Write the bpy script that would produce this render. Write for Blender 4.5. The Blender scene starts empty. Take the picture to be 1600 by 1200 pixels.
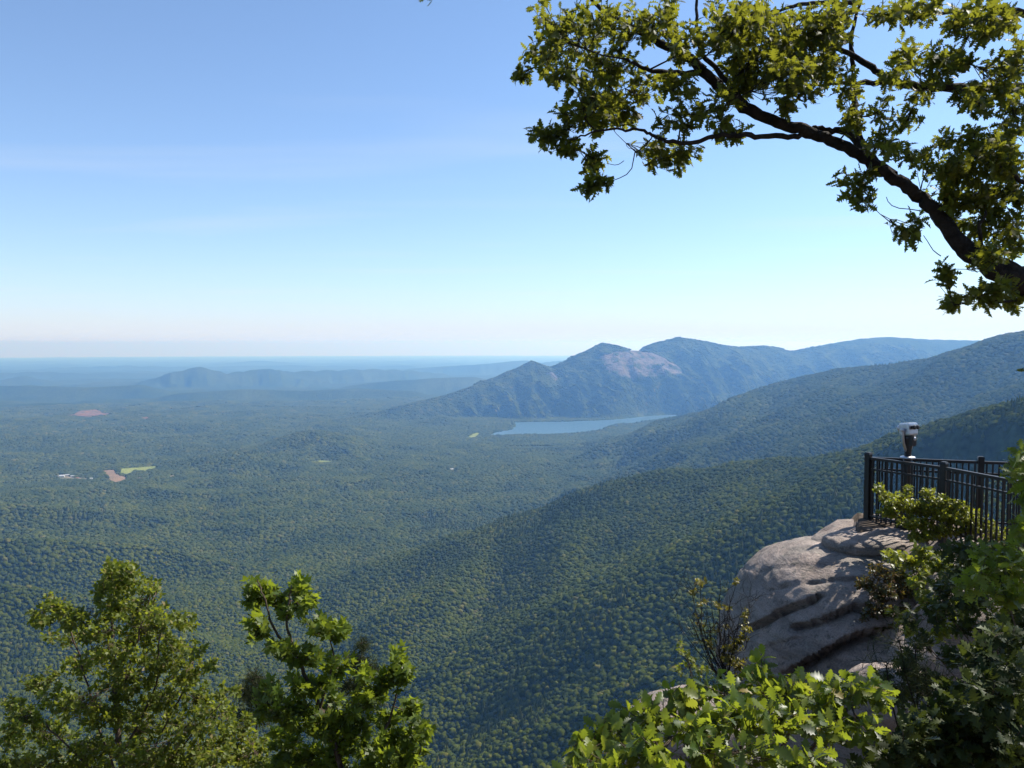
import bpy, bmesh, math, random
import numpy as np
from mathutils import Vector, Matrix

# ------------------------------------------------------------------ camera, sky, sun, exposure
SC = bpy.context.scene
COL = SC.collection
F, CX, CY, LEVEL = 1291.0, 800.0, 600.0, 537.0        # focal length / centre / eye level in photo pixels (1600 x 1200)
PITCH = math.atan((CY - LEVEL) / F)
cam_d = bpy.data.cameras.new('camera'); cam = bpy.data.objects.new('camera', cam_d); COL.objects.link(cam)
cam_d.sensor_width = 36.0; cam_d.lens = 36.0 * F / 1600.0
cam_d.clip_start = 0.05; cam_d.clip_end = 400000.0
cam.location = (0, 0, 0); cam.rotation_euler = (math.pi / 2 - PITCH, 0, 0)
SC.camera = cam

SUN_AZ, SUN_EL = 62.0, 48.0          # degrees right of the viewing direction, above the horizon
world = bpy.data.worlds.new('World'); SC.world = world; world.use_nodes = True
nt = world.node_tree; nt.nodes.clear()
N = nt.nodes.new; L = nt.links.new
sky = N('ShaderNodeTexSky'); sky.sky_type = 'NISHITA'; sky.sun_disc = False
sky.sun_elevation = math.radians(SUN_EL); sky.sun_rotation = math.radians(SUN_AZ)
sky.altitude = 1000; sky.air_density = 0.8; sky.dust_density = 1.1; sky.ozone_density = 5.0
bg = N('ShaderNodeBackground'); bg.inputs['Strength'].default_value = 0.110
wo = N('ShaderNodeOutputWorld')
# thin cirrus: a high layer seen in perspective
tc = N('ShaderNodeTexCoord'); sep = N('ShaderNodeSeparateXYZ'); L(tc.outputs['Generated'], sep.inputs[0])
zc = N('ShaderNodeMath'); zc.operation = 'MAXIMUM'; L(sep.outputs['Z'], zc.inputs[0]); zc.inputs[1].default_value = 0.004
dx = N('ShaderNodeMath'); dx.operation = 'DIVIDE'; L(sep.outputs['X'], dx.inputs[0]); L(zc.outputs[0], dx.inputs[1])
dy = N('ShaderNodeMath'); dy.operation = 'DIVIDE'; L(sep.outputs['Y'], dy.inputs[0]); L(zc.outputs[0], dy.inputs[1])
cmb = N('ShaderNodeCombineXYZ'); L(dx.outputs[0], cmb.inputs[0]); L(dy.outputs[0], cmb.inputs[1])
mp = N('ShaderNodeMapping'); L(cmb.outputs[0], mp.inputs[0]); mp.inputs['Rotation'].default_value = (0, 0, math.radians(-14)); mp.inputs['Scale'].default_value = (0.16, 0.42, 1)
mp.inputs['Location'].default_value = (3.4, 1.7, 0)
nz = N('ShaderNodeTexNoise'); L(mp.outputs[0], nz.inputs['Vector']); nz.inputs['Scale'].default_value = 1.5; nz.inputs['Detail'].default_value = 7; nz.inputs['Roughness'].default_value = 0.5; nz.inputs['Distortion'].default_value = 0.5
rmp = N('ShaderNodeValToRGB'); L(nz.outputs['Fac'], rmp.inputs[0])
rmp.color_ramp.elements[0].position = 0.54; rmp.color_ramp.elements[0].color = (0, 0, 0, 1)
rmp.color_ramp.elements[1].position = 0.80; rmp.color_ramp.elements[1].color = (1, 1, 1, 1)
cf = N('ShaderNodeMath'); cf.operation = 'MULTIPLY'; L(rmp.outputs[0], cf.inputs[0]); cf.inputs[1].default_value = 0.2
vd = N('ShaderNodeMath'); vd.operation = 'DIVIDE'; vd.inputs[0].default_value = -0.036; L(zc.outputs[0], vd.inputs[1]); ve = N('ShaderNodeMath'); ve.operation = 'EXPONENT'; L(vd.outputs[0], ve.inputs[0]); vl = N('ShaderNodeMath'); vl.operation = 'SUBTRACT'; vl.inputs[0].default_value = 1.0; L(ve.outputs[0], vl.inputs[1])     # a thin even veil, thicker where the sight line runs flat through it
vs2 = N('ShaderNodeMath'); vs2.operation = 'ADD'; vs2.use_clamp = True; L(vl.outputs[0], vs2.inputs[0]); L(cf.outputs[0], vs2.inputs[1])
vm = N('ShaderNodeMath'); vm.operation = 'MINIMUM'; L(vs2.outputs[0], vm.inputs[0]); vm.inputs[1].default_value = 0.9
mx = N('ShaderNodeMix'); mx.data_type = 'RGBA'; L(vm.outputs[0], mx.inputs['Factor']); tn = N('ShaderNodeMix'); tn.data_type = 'RGBA'; tn.blend_type = 'MULTIPLY'; tn.inputs['Factor'].default_value = 1.0; L(sky.outputs[0], tn.inputs[6]); tn.inputs[7].default_value = (0.86, 1.0, 1.03, 1); L(tn.outputs[2], mx.inputs[6]); mx.inputs[7].default_value = (4.0, 4.25, 4.6, 1)
L(mx.outputs[2], bg.inputs['Color']); L(bg.outputs[0], wo.inputs['Surface'])

sun_d = bpy.data.lights.new('sun', 'SUN'); sun = bpy.data.objects.new('sun', sun_d); COL.objects.link(sun)
sun_d.energy = 5.0; sun_d.angle = math.radians(0.53); sun_d.color = (1.0, 0.95, 0.86)
SUN_DIR = Vector((math.sin(math.radians(SUN_AZ)) * math.cos(math.radians(SUN_EL)), math.cos(math.radians(SUN_AZ)) * math.cos(math.radians(SUN_EL)), math.sin(math.radians(SUN_EL))))
sun.rotation_euler = SUN_DIR.to_track_quat('Z', 'Y').to_euler()
vs = SC.view_settings
vs.view_transform = 'Standard'; vs.look = 'None'; vs.gamma = 1.0; vs.use_curve_mapping = False; vs.exposure = 0.9
cy = SC.cycles
cy.max_bounces = 6; cy.diffuse_bounces = 2; cy.glossy_bounces = 2; cy.transmission_bounces = 4; cy.transparent_max_bounces = 6; cy.volume_bounces = 0
cy.use_denoising = True
try: cy.denoiser = 'OPENIMAGEDENOISE'
except Exception: pass
cy.sample_clamp_indirect = 4.0

# ------------------------------------------------------------------ helpers
rng = np.random.default_rng(7)
CP, SP = math.cos(PITCH), math.sin(PITCH)

def at(px, py, d):
    """A point d metres deep in front of the lens, in the direction of a photo pixel (used to survey the place)."""
    xr = (px - CX) / F * d; yu = (CY - py) / F * d
    return np.array((xr, d * CP + yu * SP, -d * SP + yu * CP))

def atY(px, py, Y):
    p = at(px, py, 1.0)
    return p * (Y / p[1])

def tag(o, label=None, cat=None, group=None, kind=None):
    if label: o['label'] = label
    if cat: o['category'] = cat
    if group: o['group'] = group
    if kind: o['kind'] = kind
    return o

def mesh_np(name, verts, tris=None, quads=None, smooth=False):
    me = bpy.data.meshes.new(name)
    verts = np.asarray(verts, dtype=np.float32)
    me.vertices.add(len(verts)); me.vertices.foreach_set('co', verts.ravel())
    loops, starts = [], []
    n = 0
    for arr, k in ((tris, 3), (quads, 4)):
        if arr is None or len(arr) == 0: continue
        arr = np.asarray(arr, dtype=np.int32)
        loops.append(arr.ravel()); starts.append(n + np.arange(len(arr), dtype=np.int32) * k); n += arr.size
    if loops:
        lp = np.concatenate(loops); st = np.concatenate(starts)
        me.loops.add(len(lp)); me.loops.foreach_set('vertex_index', lp)
        me.polygons.add(len(st)); me.polygons.foreach_set('loop_start', st)
        me.polygons.foreach_set('use_smooth', np.full(len(st), smooth, dtype=bool))
    me.update(calc_edges=True); me.validate()
    return me

def obj(name, me, mat=None, parent=None, loc=None):
    o = bpy.data.objects.new(name, me); COL.objects.link(o)
    if mat is not None and me is not None and len(me.materials) == 0: me.materials.append(mat)
    if parent is not None: o.parent = parent
    if loc is not None: o.location = loc
    return o

def empty(name, loc=(0, 0, 0)):
    o = bpy.data.objects.new(name, None); COL.objects.link(o); o.location = tuple(float(c) for c in loc); o.empty_display_size = 0.2
    return o

# --- gradient noise in numpy
_perm = np.random.default_rng(11).permutation(512).astype(np.int64)
_perm = np.concatenate([_perm, _perm])
_g = np.random.default_rng(5).normal(size=(512, 3)); _g /= np.linalg.norm(_g, axis=1)[:, None]
def noise3(p):
    p = np.asarray(p, dtype=np.float64); i = np.floor(p).astype(np.int64); f = p - i
    u = f * f * f * (f * (f * 6 - 15) + 10); i &= 511
    def gr(a, b, c):
        h = _perm[(_perm[(_perm[(i[..., 0] + a) & 511] + i[..., 1] + b) & 511] + i[..., 2] + c) & 511]
        g = _g[h & 511]
        return g[..., 0] * (f[..., 0] - a) + g[..., 1] * (f[..., 1] - b) + g[..., 2] * (f[..., 2] - c)
    l = lambda a, b, t: a + (b - a) * t
    x00 = l(gr(0, 0, 0), gr(1, 0, 0), u[..., 0]); x10 = l(gr(0, 1, 0), gr(1, 1, 0), u[..., 0])
    x01 = l(gr(0, 0, 1), gr(1, 0, 1), u[..., 0]); x11 = l(gr(0, 1, 1), gr(1, 1, 1), u[..., 0])
    return l(l(x00, x10, u[..., 1]), l(x01, x11, u[..., 1]), u[..., 2]) * 1.4
_g2 = np.random.default_rng(6).uniform(0, 6.2832, 512); _gx, _gy = np.cos(_g2), np.sin(_g2)
def noise2(x, y, s, z=0.0):
    x = np.asarray(x, float) / s + 91.3 + z * 13.7; y = np.asarray(y, float) / s + 17.7 + z * 29.3
    ix = np.floor(x); iy = np.floor(y); fx = x - ix; fy = y - iy; ix = ix.astype(np.int64) & 511; iy = iy.astype(np.int64) & 511
    u = fx * fx * fx * (fx * (fx * 6 - 15) + 10); v = fy * fy * fy * (fy * (fy * 6 - 15) + 10)
    p0 = _perm[ix]; p1 = _perm[(ix + 1) & 511]; iy1 = (iy + 1) & 511
    a = _perm[(p0 + iy) & 511]; b = _perm[(p1 + iy) & 511]; c = _perm[(p0 + iy1) & 511]; d = _perm[(p1 + iy1) & 511]
    n00 = _gx[a] * fx + _gy[a] * fy; n10 = _gx[b] * (fx - 1) + _gy[b] * fy
    n01 = _gx[c] * fx + _gy[c] * (fy - 1); n11 = _gx[d] * (fx - 1) + _gy[d] * (fy - 1)
    p = n00 + (n10 - n00) * u; q = n01 + (n11 - n01) * u
    return (p + (q - p) * v) * 1.5
def fbm2(x, y, s, o=4, z=0.0, rough=0.5):
    a, t, v = 1.0, 0.0, 0.0
    for k in range(o):
        v = v + a * noise2(x, y, s / 2 ** k, z + 3.1 * k); t += a; a *= rough
    return v / t
def fbm3(p, s, o=4, rough=0.5):
    a, t, v = 1.0, 0.0, 0.0
    for k in range(o):
        v = v + a * noise3(np.asarray(p) * (2 ** k / s) + 7.7 * k + 31.1); t += a; a *= rough
    return v / t
def sstep(a, b, x):
    t = np.clip((x - a) / (b - a), 0, 1); return t * t * (3 - 2 * t)

# --- node material helpers
def new_mat(name):
    m = bpy.data.materials.new(name); m.use_nodes = True; m.node_tree.nodes.clear(); return m, m.node_tree
def nd(t, kind, **kw):
    n = t.nodes.new(kind)
    for k, v in kw.items():
        if k in n.inputs: n.inputs[k].default_value = v
        else: setattr(n, k, v)
    return n
def ramp(t, src, stops):
    r = t.nodes.new('ShaderNodeValToRGB'); t.links.new(src, r.inputs[0]); cr = r.color_ramp
    while len(cr.elements) < len(stops): cr.elements.new(0.5)
    for e, (p, c) in zip(cr.elements, stops):
        e.position = p; e.color = (*c, 1) if len(c) == 3 else c
    return r.outputs[0]
def mixc(t, fac, a, b, mode='MIX'):
    m = t.nodes.new('ShaderNodeMix'); m.data_type = 'RGBA'; m.blend_type = mode
    for v, i in ((fac, 0), (a, 6), (b, 7)):
        if hasattr(v, 'links'): t.links.new(v, m.inputs[i])
        else: m.inputs[i].default_value = v if i == 0 else (*v[:3], 1)
    return m.outputs[2]

# ------------------------------------------------------------------ the land: one height function
R_EARTH = 6371000.0
FLOOR = -690.0
# every ridge is a surveyed crest line: (pixel x, pixel y, kilometres away), then side slope and how strongly gullies cut it
RIDGES = [
 ([(470,668,6.9),(530,655,7.1),(590,642,7.4),(640,629,7.6),(700,615,7.9),(770,591,8.2),(800,577,8.3),(832,563,8.4),(858,577,8.4),(882,573,8.5),(912,549,8.6),(930,541,8.65),(943,535,8.7),(962,538,8.7),(985,545,8.75),(1015,547,8.8),(1045,556,9.0),(1075,580,9.1),(1110,610,9.0)], 0.54, 0.32, 32),
 ([(960,570,9.2),(1000,547,9.2),(1030,533,9.2),(1060,526,9.2),(1085,529,9.25),(1130,538,9.3),(1150,541,9.4),(1195,539,9.5),(1215,542,9.6),(1240,551,9.7),(1290,562,9.9)], 0.52, 0.42, 45),
 ([(1150,572,9.6),(1235,548,9.6),(1300,534,9.6),(1345,527,9.6),(1385,524,9.6),(1450,528,9.6),(1540,530,9.6),(1660,530,9.6),(1900,528,9.6)], 0.50, 0.4, 60),
 ([(1900,470,2.9),(1700,505,3.3),(1640,508,3.4),(1595,517,3.5),(1570,527,3.6),(1540,535,3.7),(1480,553,3.9),(1400,567,4.2),(1320,573,4.5),(1270,584,4.7),(1200,611,4.9),(1130,634,5.1),(1060,657,5.2),(980,678,5.3),(900,693,5.3),(850,701,5.3)], 0.40, 0.20, 60),
 ([(2500,500,0.66),(1900,545,0.9),(1750,570,1.02),(1600,612,1.15),(1540,628,1.25),(1480,645,1.35),(1430,666,1.45),(1380,689,1.6)], 0.74, 0.12, 25),
 ([(1430,668,1.45),(1380,689,1.6),(1300,703,1.8),(1220,713,1.95),(1160,722,2.05)], 0.56, 0.10, 35),
 ([(1220,713,1.95),(1160,722,2.05),(1100,728,2.15),(1040,728,2.2),(1000,745,2.2),(920,772,2.25),(840,797,2.3),(740,826,2.35),(640,860,2.4),(560,888,2.45),(480,908,2.45)], 0.44, 0.16, 50),
 ([(690,650,7.0),(740,660,6.8),(790,670,6.6)], 0.26, 0.3, 60),
 ([(400,716,5.1),(450,692,5.2),(490,671,5.3),(540,679,5.4),(600,690,5.5),(660,698,5.6)], 0.30, 0.4, 80),
 ([(330,722,4.6),(375,703,4.65),(420,712,4.7)], 0.3, 0.4, 60),
 ([(-150,838,2.4),(60,838,2.5),(200,846,2.6),(300,862,2.65),(400,886,2.65),(470,912,2.6)], 0.78, 0.25, 25),
 ([(-150,898,1.95),(40,912,2.0),(150,930,2.0),(260,966,1.95),(330,1000,1.9)], 0.78, 0.25, 25),
 ([(-200,778,3.1),(0,784,3.2),(130,793,3.2),(260,809,3.2),(330,828,3.15)], 0.62, 0.25, 30),
 ([(330,788,3.5),(450,783,3.6),(560,793,3.5),(640,810,3.4)], 0.55, 0.25, 30),
 ([(-100,730,4.4),(40,722,4.6),(110,722,4.7),(150,728,4.7)], 0.4, 0.3, 50),
 ([(560,748,4.2),(680,736,4.4),(820,732,4.4),(900,738,4.3)], 0.45, 0.3, 40),
 ([(150,668,6.3),(260,660,6.6),(360,664,6.7),(420,672,6.6)], 0.35, 0.4, 60),
 ([(-60,690,5.6),(60,680,5.8),(180,688,5.8),(240,698,5.7)], 0.35, 0.4, 60),
 ([(-80,636,8.6),(60,628,9.0),(180,630,9.2),(300,626,9.4),(420,632,9.2)], 0.25, 0.4, 120),
 ([(440,640,8.2),(540,634,8.5),(620,640,8.4)], 0.3, 0.4, 100),
 ([(-60,610,11.5),(120,606,12),(260,609,12),(420,606,12.4),(560,610,12)], 0.18, 0.4, 200),
 ([(240,590,14),(275,580,14),(300,574,14),(312,573,14),(330,577,14),(350,583,14),(400,577,14.5),(420,576,14.5),(450,580,15),(510,578,15.5),(580,576,16),(640,578,16.5),(690,583,17)], 0.42, 0.35, 40),
 ([(640,576,20),(700,571,20),(760,567,20),(800,563,20),(822,562,20),(850,566,20),(890,562,21),(930,560,21)], 0.35, 0.35, 60),
 ([(-50,584,18),(60,580,18),(150,583.5,18),(230,582,18.5)], 0.3, 0.3, 60),
 ([(80,574,24),(200,571,24),(300,573.5,24),(430,570,25),(560,572,25),(640,571,25)], 0.3, 0.3, 70),
 ([(560,600,12.5),(620,594,12.5),(680,590,12.5),(740,589,12.5)], 0.3, 0.3, 60),
 ([(280,613,10.3),(380,606,10.5),(470,609,10.5),(560,605,10.6),(640,609,10.4)], 0.3, 0.3, 60),
 ([(-80,604,11),(30,600,11.2),(130,603,11.2),(220,600,11.4)], 0.3, 0.3, 60),
 ([(10,592,15),(35,587,15),(60,592,15)], 0.3, 0.3, 50),
 ([(380,567,30),(405,563.5,30),(425,567,30)], 0.10, 0.2, 250),
 ([(560,567,33),(610,564.5,33),(650,566,33)], 0.08, 0.2, 250),
]
RIDGES_W = []
for pts, s, gul, soft in RIDGES:
    w = np.array([atY(px, py, km * 1000.0) for px, py, km in pts]); w[:, 2] -= 13.0 if w[0, 1] < 12000 else 0
    RIDGES_W.append((w, s, gul, soft))
# the mountain the overlook belongs to, running off to the right behind the camera
RIDGES_W.append((np.array([(-900, -500, -90), (-300, -250, -30), (60, -60, 6), (300, 20, 6), (560, 180, 5), (700, 420, -10), (760, 560, -60)], float), 1.2, 0.15, 30))
# cliff edge of the overlook, seen from above: the ground lies behind it, thin air in front
EDGE = np.array([(-60, -45), (-26, -9), (-14, -1.0), (-6, 0.6), (-2.0, 0.8), (0.3, 0.9), (1.4, 2.0), (2.3, 4.0), (3.1, 6.0), (4.2, 8.6), (5.0, 10.6), (5.3, 12.3), (5.75, 13.8), (6.6, 14.1), (8.2, 13.8), (11.5, 14.5), (20, 19), (42, 24), (90, 60)], float)

def seg_dist(x, y, P):
    best = np.full(x.shape, 1e18); zc = np.zeros(x.shape); tt = np.zeros(x.shape); sd = np.zeros(x.shape); acc = 0.0
    for a, b in zip(P[:-1], P[1:]):
        d = b[:2] - a[:2]; l2 = float(d @ d)
        t = np.clip(((x - a[0]) * d[0] + (y - a[1]) * d[1]) / l2, 0, 1)
        ex = x - a[0] - t * d[0]; ey = y - a[1] - t * d[1]
        q = ex * ex + ey * ey; m = q < best
        best = np.where(m, q, best); tt = np.where(m, acc + t * math.sqrt(l2), tt)
        sd = np.where(m, (d[0] * ey - d[1] * ex) / (math.sqrt(l2) * np.sqrt(q) + 1e-6), sd)
        if P.shape[1] > 2: zc = np.where(m, a[2] + t * (b[2] - a[2]), zc)
        acc += math.sqrt(l2)
    return np.sqrt(best), zc, tt, sd

def near_top(x, y):
    """level of the ground on the overlook itself"""
    z = -1.75 - 2.7 * sstep(0.9, 3.6, 0.6 * x + 0.45 * y) - 0.1 * np.sin(x * 0.9 + y * 0.4)
    z = z + 1.5 * sstep(11.6, 13.0, y) * sstep(4.0, 5.5, x) + 0.9 * sstep(5.5, 9.0, x) * (1 - sstep(11.6, 13.0, y))
    return z

def height(x, y):
    x = np.asarray(x, float); y = np.asarray(y, float)
    r = np.hypot(x, y)
    curv = -(r * r) / (2 * R_EARTH)
    wx = x + 90 * fbm2(x, y, 900, 3, 1.0); wy = y + 90 * fbm2(x, y, 900, 3, 5.0)
    hills = 1 - np.abs(fbm2(wx, wy, 1250, 4, 2.0)) * 2.2
    h = FLOOR + curv - 62 * (1 - sstep(2300, 4600, r)) + (44 * hills + 15 * fbm2(x, y, 520, 2, 14.0)) * (1 - 0.75 * np.exp(-((x - 400) ** 2 + (y - 6300) ** 2) / 1500 ** 2)) + 55 * fbm2(x, y, 4200, 3, 9.0) * sstep(1500, 6000, r) + 10 * fbm2(x, y, 240, 2, 4.0) - 14
    far = sstep(9000, 16000, r)
    h = h + far * 60 * (fbm2(x, y, 2400, 4, 12.0)) - 12 * far
    acc = [h]
    for P, s, gul, soft in RIDGES_W:
        lo = P[:, :2].min(0) - 4500; hi = P[:, :2].max(0) + 4500
        m = (x > lo[0]) & (x < hi[0]) & (y > lo[1]) & (y < hi[1])
        t = np.full(x.shape, -5000.0)
        if m.any():
            X, Y = wx[m], wy[m]
            # keep the crest itself where it was surveyed: warp only fades in down the slope
            d0, _, _, _ = seg_dist(x[m], y[m], P)
            k = sstep(20, 260, d0)
            X = x[m] + (X - x[m]) * k; Y = y[m] + (Y - y[m]) * k
            ch = P[-1, :2] - P[0, :2]; ch = ch / np.linalg.norm(ch)
            u = X * ch[0] + Y * ch[1]; v = -X * ch[1] + Y * ch[0]
            wl = max(180.0, soft * 5.0)
            g = noise2(u, v * 0.35, wl, 1.3 + soft) + 0.5 * noise2(u, v * 0.4, wl * 0.45, 6.3 + soft)
            best = np.full(X.shape, -5000.0)
            for p0, p1 in zip(P[:-1], P[1:]):
                e = p1 - p0; l2 = float(e[:2] @ e[:2])
                q = np.clip(((X - p0[0]) * e[0] + (Y - p0[1]) * e[1]) / l2, 0, 1)
                d = np.hypot(X - p0[0] - q * e[0], Y - p0[1] - q * e[1])
                best = np.maximum(best, p0[2] + q * e[2] - s * (np.sqrt(d * d + soft * soft) - soft) * (1 + gul * g * sstep(0, 200, d)))
            t[m] = best + 5 * noise2(x[m], y[m], 130, 8.0) * sstep(30, 200, d0)
        acc.append(t)
    # a rock wall breaks the near slope below the first spur
    P = RIDGES_W[4][0]; d, zc, tt, sd = seg_dist(x, y, P)
    wall = 75 * sstep(58, 92, d + 22 * noise2(x, y, 60, 2.2) + 30 * noise2(tt, d * 0.1, 150, 7.7)) * (sd > 0) * sstep(950, 1020, y) * (1 - sstep(1330, 1450, y)) * (1 - sstep(330, 480, d))
    acc[5] = acc[5] - wall
    A = np.stack(acc); k = 14.0
    mxv = A.max(0)
    h = mxv + k * np.log(np.exp((A - mxv) / k).sum(0)) - k * 0.15
    # the overlook: a rock platform ending in a cliff
    d, _, _, sd = seg_dist(x, y, EDGE)
    out = np.where(sd > 0, d, -d)                 # metres beyond the edge
    top = near_top(x, y)
    o2 = np.maximum(out, 0)
    wob = 1 + 0.25 * noise2(x, y, 7.0, 3.0)
    fall = top - np.where(o2 < 60, 1.5 * o2 * wob, 90 * wob + 1.25 * (o2 - 60)) - 0.6 * sstep(0, 1.0, out)
    back = top + 9 * sstep(6, 70, -out)
    near = np.where(out > 0, fall, back)
    return np.where(r < 1200, np.maximum(np.where(out > 0, np.where(h > near, near + (h - near) * sstep(40, 400, r), near), near), np.where(r > 150, h, -1e9)), h)
# ------------------------------------------------------------------ terrain sheet (polar grid round the overlook)
def field_mask(x, y):
    m = np.zeros(x.shape, bool)
    for f in FIELDS:
        m |= in_poly(x, y, f[1] * 1.0)
    return m
def in_poly(x, y, P):
    c = np.zeros(x.shape, bool); n = len(P)
    for i in range(n):
        x1, y1 = P[i][:2]; x2, y2 = P[(i + 1) % n][:2]
        k = ((y1 > y) != (y2 > y))
        with np.errstate(divide='ignore', invalid='ignore'):
            c ^= k & (x < (x2 - x1) * (y - y1) / (y2 - y1 + 1e-12) + x1)
    return c
def on_ground(px, py, z=None):
    """where the sight line of a pixel meets the land"""
    d = at(px, py, 1.0)
    ts = np.geomspace(1200, 14000, 900); P = d[None] / d[1] * ts[:, None]
    h = height(P[:, 0], P[:, 1]) + 2 if z is None else np.full(len(ts), z)
    k = np.nonzero(P[:, 2] < h)[0]
    return P[k[0]] if len(k) else P[-1]

LAKE_Z = FLOOR + 6
lake_px = [(762,681),(775,675),(800,671),(805,664),(803,660),(830,659),(870,659),(910,657.5),(950,656),(985,653),(1010,650),(1040,648),(1060,648),(1056,652),(1030,656),(1008,659),(990,663),(968,663),(950,668),(935,674),(900,678),(860,680),(820,680),(790,681.5)]
LAKE = []
for px, py in lake_px:
    d = at(px, py, 1.0); p = d * (LAKE_Z / d[2]); LAKE.append(p)
LAKE = np.array(LAKE)
def poly_from_px(pts): return np.array([on_ground(px, py) for px, py in pts])
FIELDS = [
 ('ploughed_field', poly_from_px([(160,736.5),(178,735.5),(184,743),(196,746),(196,752),(183,755),(172,753),(168,745)]), 'soil'),
 ('hay_field', poly_from_px([(190,733),(212,731.5),(243,729),(243,733),(226,738),(214,736),(202,742),(188,741)]), 'hay'),
 ('farmyard', poly_from_px([(86,745),(104,741.5),(112,745),(125,747),(134,748.5),(150,749.5),(150,751),(124,750.5),(108,750),(92,748)]), 'yard'),
 ('cleared_hillside', poly_from_px([(104,650),(120,645),(135,641),(150,640.5),(160,645),(172,646),(170,649),(140,652.5)]), 'clay'),
 ('cleared_hillside', poly_from_px([(218,653),(228,651.5),(236,654),(224,656)]), 'clay'),
 ('meadow', poly_from_px([(731,684.5),(742,680.5),(751,680.5),(749,684),(736,687)]), 'hay'),
 ('clearing', poly_from_px([(534,634),(541,625),(543,626),(538,635)]), 'hay'),
 ('clearing', poly_from_px([(212,748),(224,746),(226,748),(214,750)]), 'yard'),
 ('clearing', poly_from_px([(262,745),(272,743),(274,745),(264,747)]), 'yard'),
 ('meadow', poly_from_px([(472,722),(500,720.4),(526,719.8),(524,721.3),(490,723)]), 'hay'),
]
def flat_z(P): return float(np.median(height(P[:, 0], P[:, 1])))
FLAT = []          # (outline, level) of every place the land is smoothed under a field or the lake
for nm, P, k in FIELDS: FLAT.append((P, None))

def height2(x, y):
    h = height(x, y)
    # the reservoir: carve its bed and keep its shore just above the water, everywhere inside its outline
    lo = LAKE[:, :2].min(0) - 600; hi = LAKE[:, :2].max(0) + 600
    m = (x > lo[0]) & (x < hi[0]) & (y > lo[1]) & (y < hi[1])
    if m.any():
        xs, ys = x[m], y[m]
        ins = in_poly(xs, ys, LAKE)
        d, _, _, _ = seg_dist(xs, ys, np.vstack([LAKE[:, :2], LAKE[:1, :2]]))
        hh = h[m]
        hh = np.where(ins, np.minimum(hh, LAKE_Z - 1.0 - 0.08 * d), LAKE_Z + 0.6 + (np.maximum(hh, LAKE_Z + 0.6) - LAKE_Z - 0.6) * sstep(0, 160, d) + np.minimum(d * 0.03, 6) * (1 - sstep(0, 160, d)))
        # nothing may stand between the eye and the near shore
        h = h.copy(); h[m] = hh
    return h

az_f = np.radians(np.linspace(-42, 42, 760)); az_b = np.radians(np.linspace(42, 318, 90))[1:-1]
AZ = np.concatenate([az_f, az_b])
RR = np.concatenate([[0.6, 1.2, 2, 3, 4, 5, 6, 7, 8, 9, 10, 11, 12, 13, 14, 15, 17, 19, 22, 26, 31, 37, 45, 55, 68, 85, 105, 130, 160, 200, 250, 310, 380, 460],
                     np.geomspace(520, 11500, 440), np.geomspace(11800, 34000, 90), np.geomspace(35000, 125000, 50)])
A2, R2 = np.meshgrid(AZ, RR)
GX, GY = np.sin(A2) * R2, np.cos(A2) * R2
GZ = height2(GX.ravel(), GY.ravel()).reshape(GX.shape)
nr, na = GX.shape
idx = np.arange(nr * na).reshape(nr, na)
j2 = np.roll(np.arange(na), -1)
q = np.stack([idx[:-1, :], idx[1:, :], idx[1:, j2], idx[:-1, j2]], -1).reshape(-1, 4)[:, ::-1]
V = np.stack([GX, GY, GZ], -1).reshape(-1, 3)
V = np.vstack([V, [[0, 0, float(height2(np.array([0.0]), np.array([0.0]))[0])]]])
tri = np.stack([np.full(na, nr * na), idx[0, :], idx[0, j2]], -1)[:, ::-1]
terrain_me = mesh_np('terrain', V, tris=tri, quads=q, smooth=True)

# bare granite on the faces of the far dome and on the near cliffs
def rock_amount(x, y, z):
    a = np.zeros(x.shape)
    for poly in ROCKFACE:
        d = np.stack([x, y, z], -1); fy = d[:, 1] * CP - d[:, 2] * SP
        px = CX + F * d[:, 0] / fy; py = CY - F * (d[:, 1] * SP + d[:, 2] * CP) / fy
        ins = in_poly(px, py, np.array(poly)) & (y > 8000) & (y < 9400)
        a = np.maximum(a, ins * 1.0)
    return a
ROCKFACE = [[(938,556),(960,549),(990,547),(1015,550),(1032,555),(1045,564),(1060,572),(1068,584),(1052,588),(1030,586),(1010,590),(985,593),(968,589),(950,583),(942,570)],
            [(856,577),(866,582),(874,592),(872,598),(862,591),(855,584)]]
ra = rock_amount(V[:, 0], V[:, 1], V[:, 2])
rr_ = np.hypot(V[:, 0], V[:, 1])
ra = np.maximum(ra, (rr_ < 70) * 1.0)
at_r = terrain_me.attributes.new('bare_rock', 'FLOAT', 'POINT'); at_r.data.foreach_set('value', ra.astype(np.float32))
at_n = terrain_me.attributes.new('overlook', 'FLOAT', 'POINT'); at_n.data.foreach_set('value', (1 - sstep(40, 110, rr_)).astype(np.float32))

m_terrain, t = new_mat('forest_land')
out = nd(t, 'ShaderNodeOutputMaterial'); bs = nd(t, 'ShaderNodeBsdfDiffuse')
geo = nd(t, 'ShaderNodeNewGeometry')
n1 = nd(t, 'ShaderNodeTexNoise', Scale=0.0011, Detail=5.0, Roughness=0.6); t.links.new(geo.outputs['Position'], n1.inputs['Vector'])
n2 = nd(t, 'ShaderNodeTexNoise', Scale=0.03, Detail=4.0, Roughness=0.65); t.links.new(geo.outputs['Position'], n2.inputs['Vector'])
c1 = ramp(t, n1.outputs['Fac'], [(0.3, (0.022, 0.036, 0.009)), (0.5, (0.036, 0.050, 0.011)), (0.72, (0.054, 0.066, 0.014))])
c2 = ramp(t, n2.outputs['Fac'], [(0.3, (0.45, 0.45, 0.45)), (0.7, (1.35, 1.35, 1.35))])
cg = mixc(t, 1.0, c1, c2, 'MULTIPLY')
n3 = nd(t, 'ShaderNodeTexNoise', Scale=0.010, Detail=4.0, Roughness=0.6); 
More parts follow.
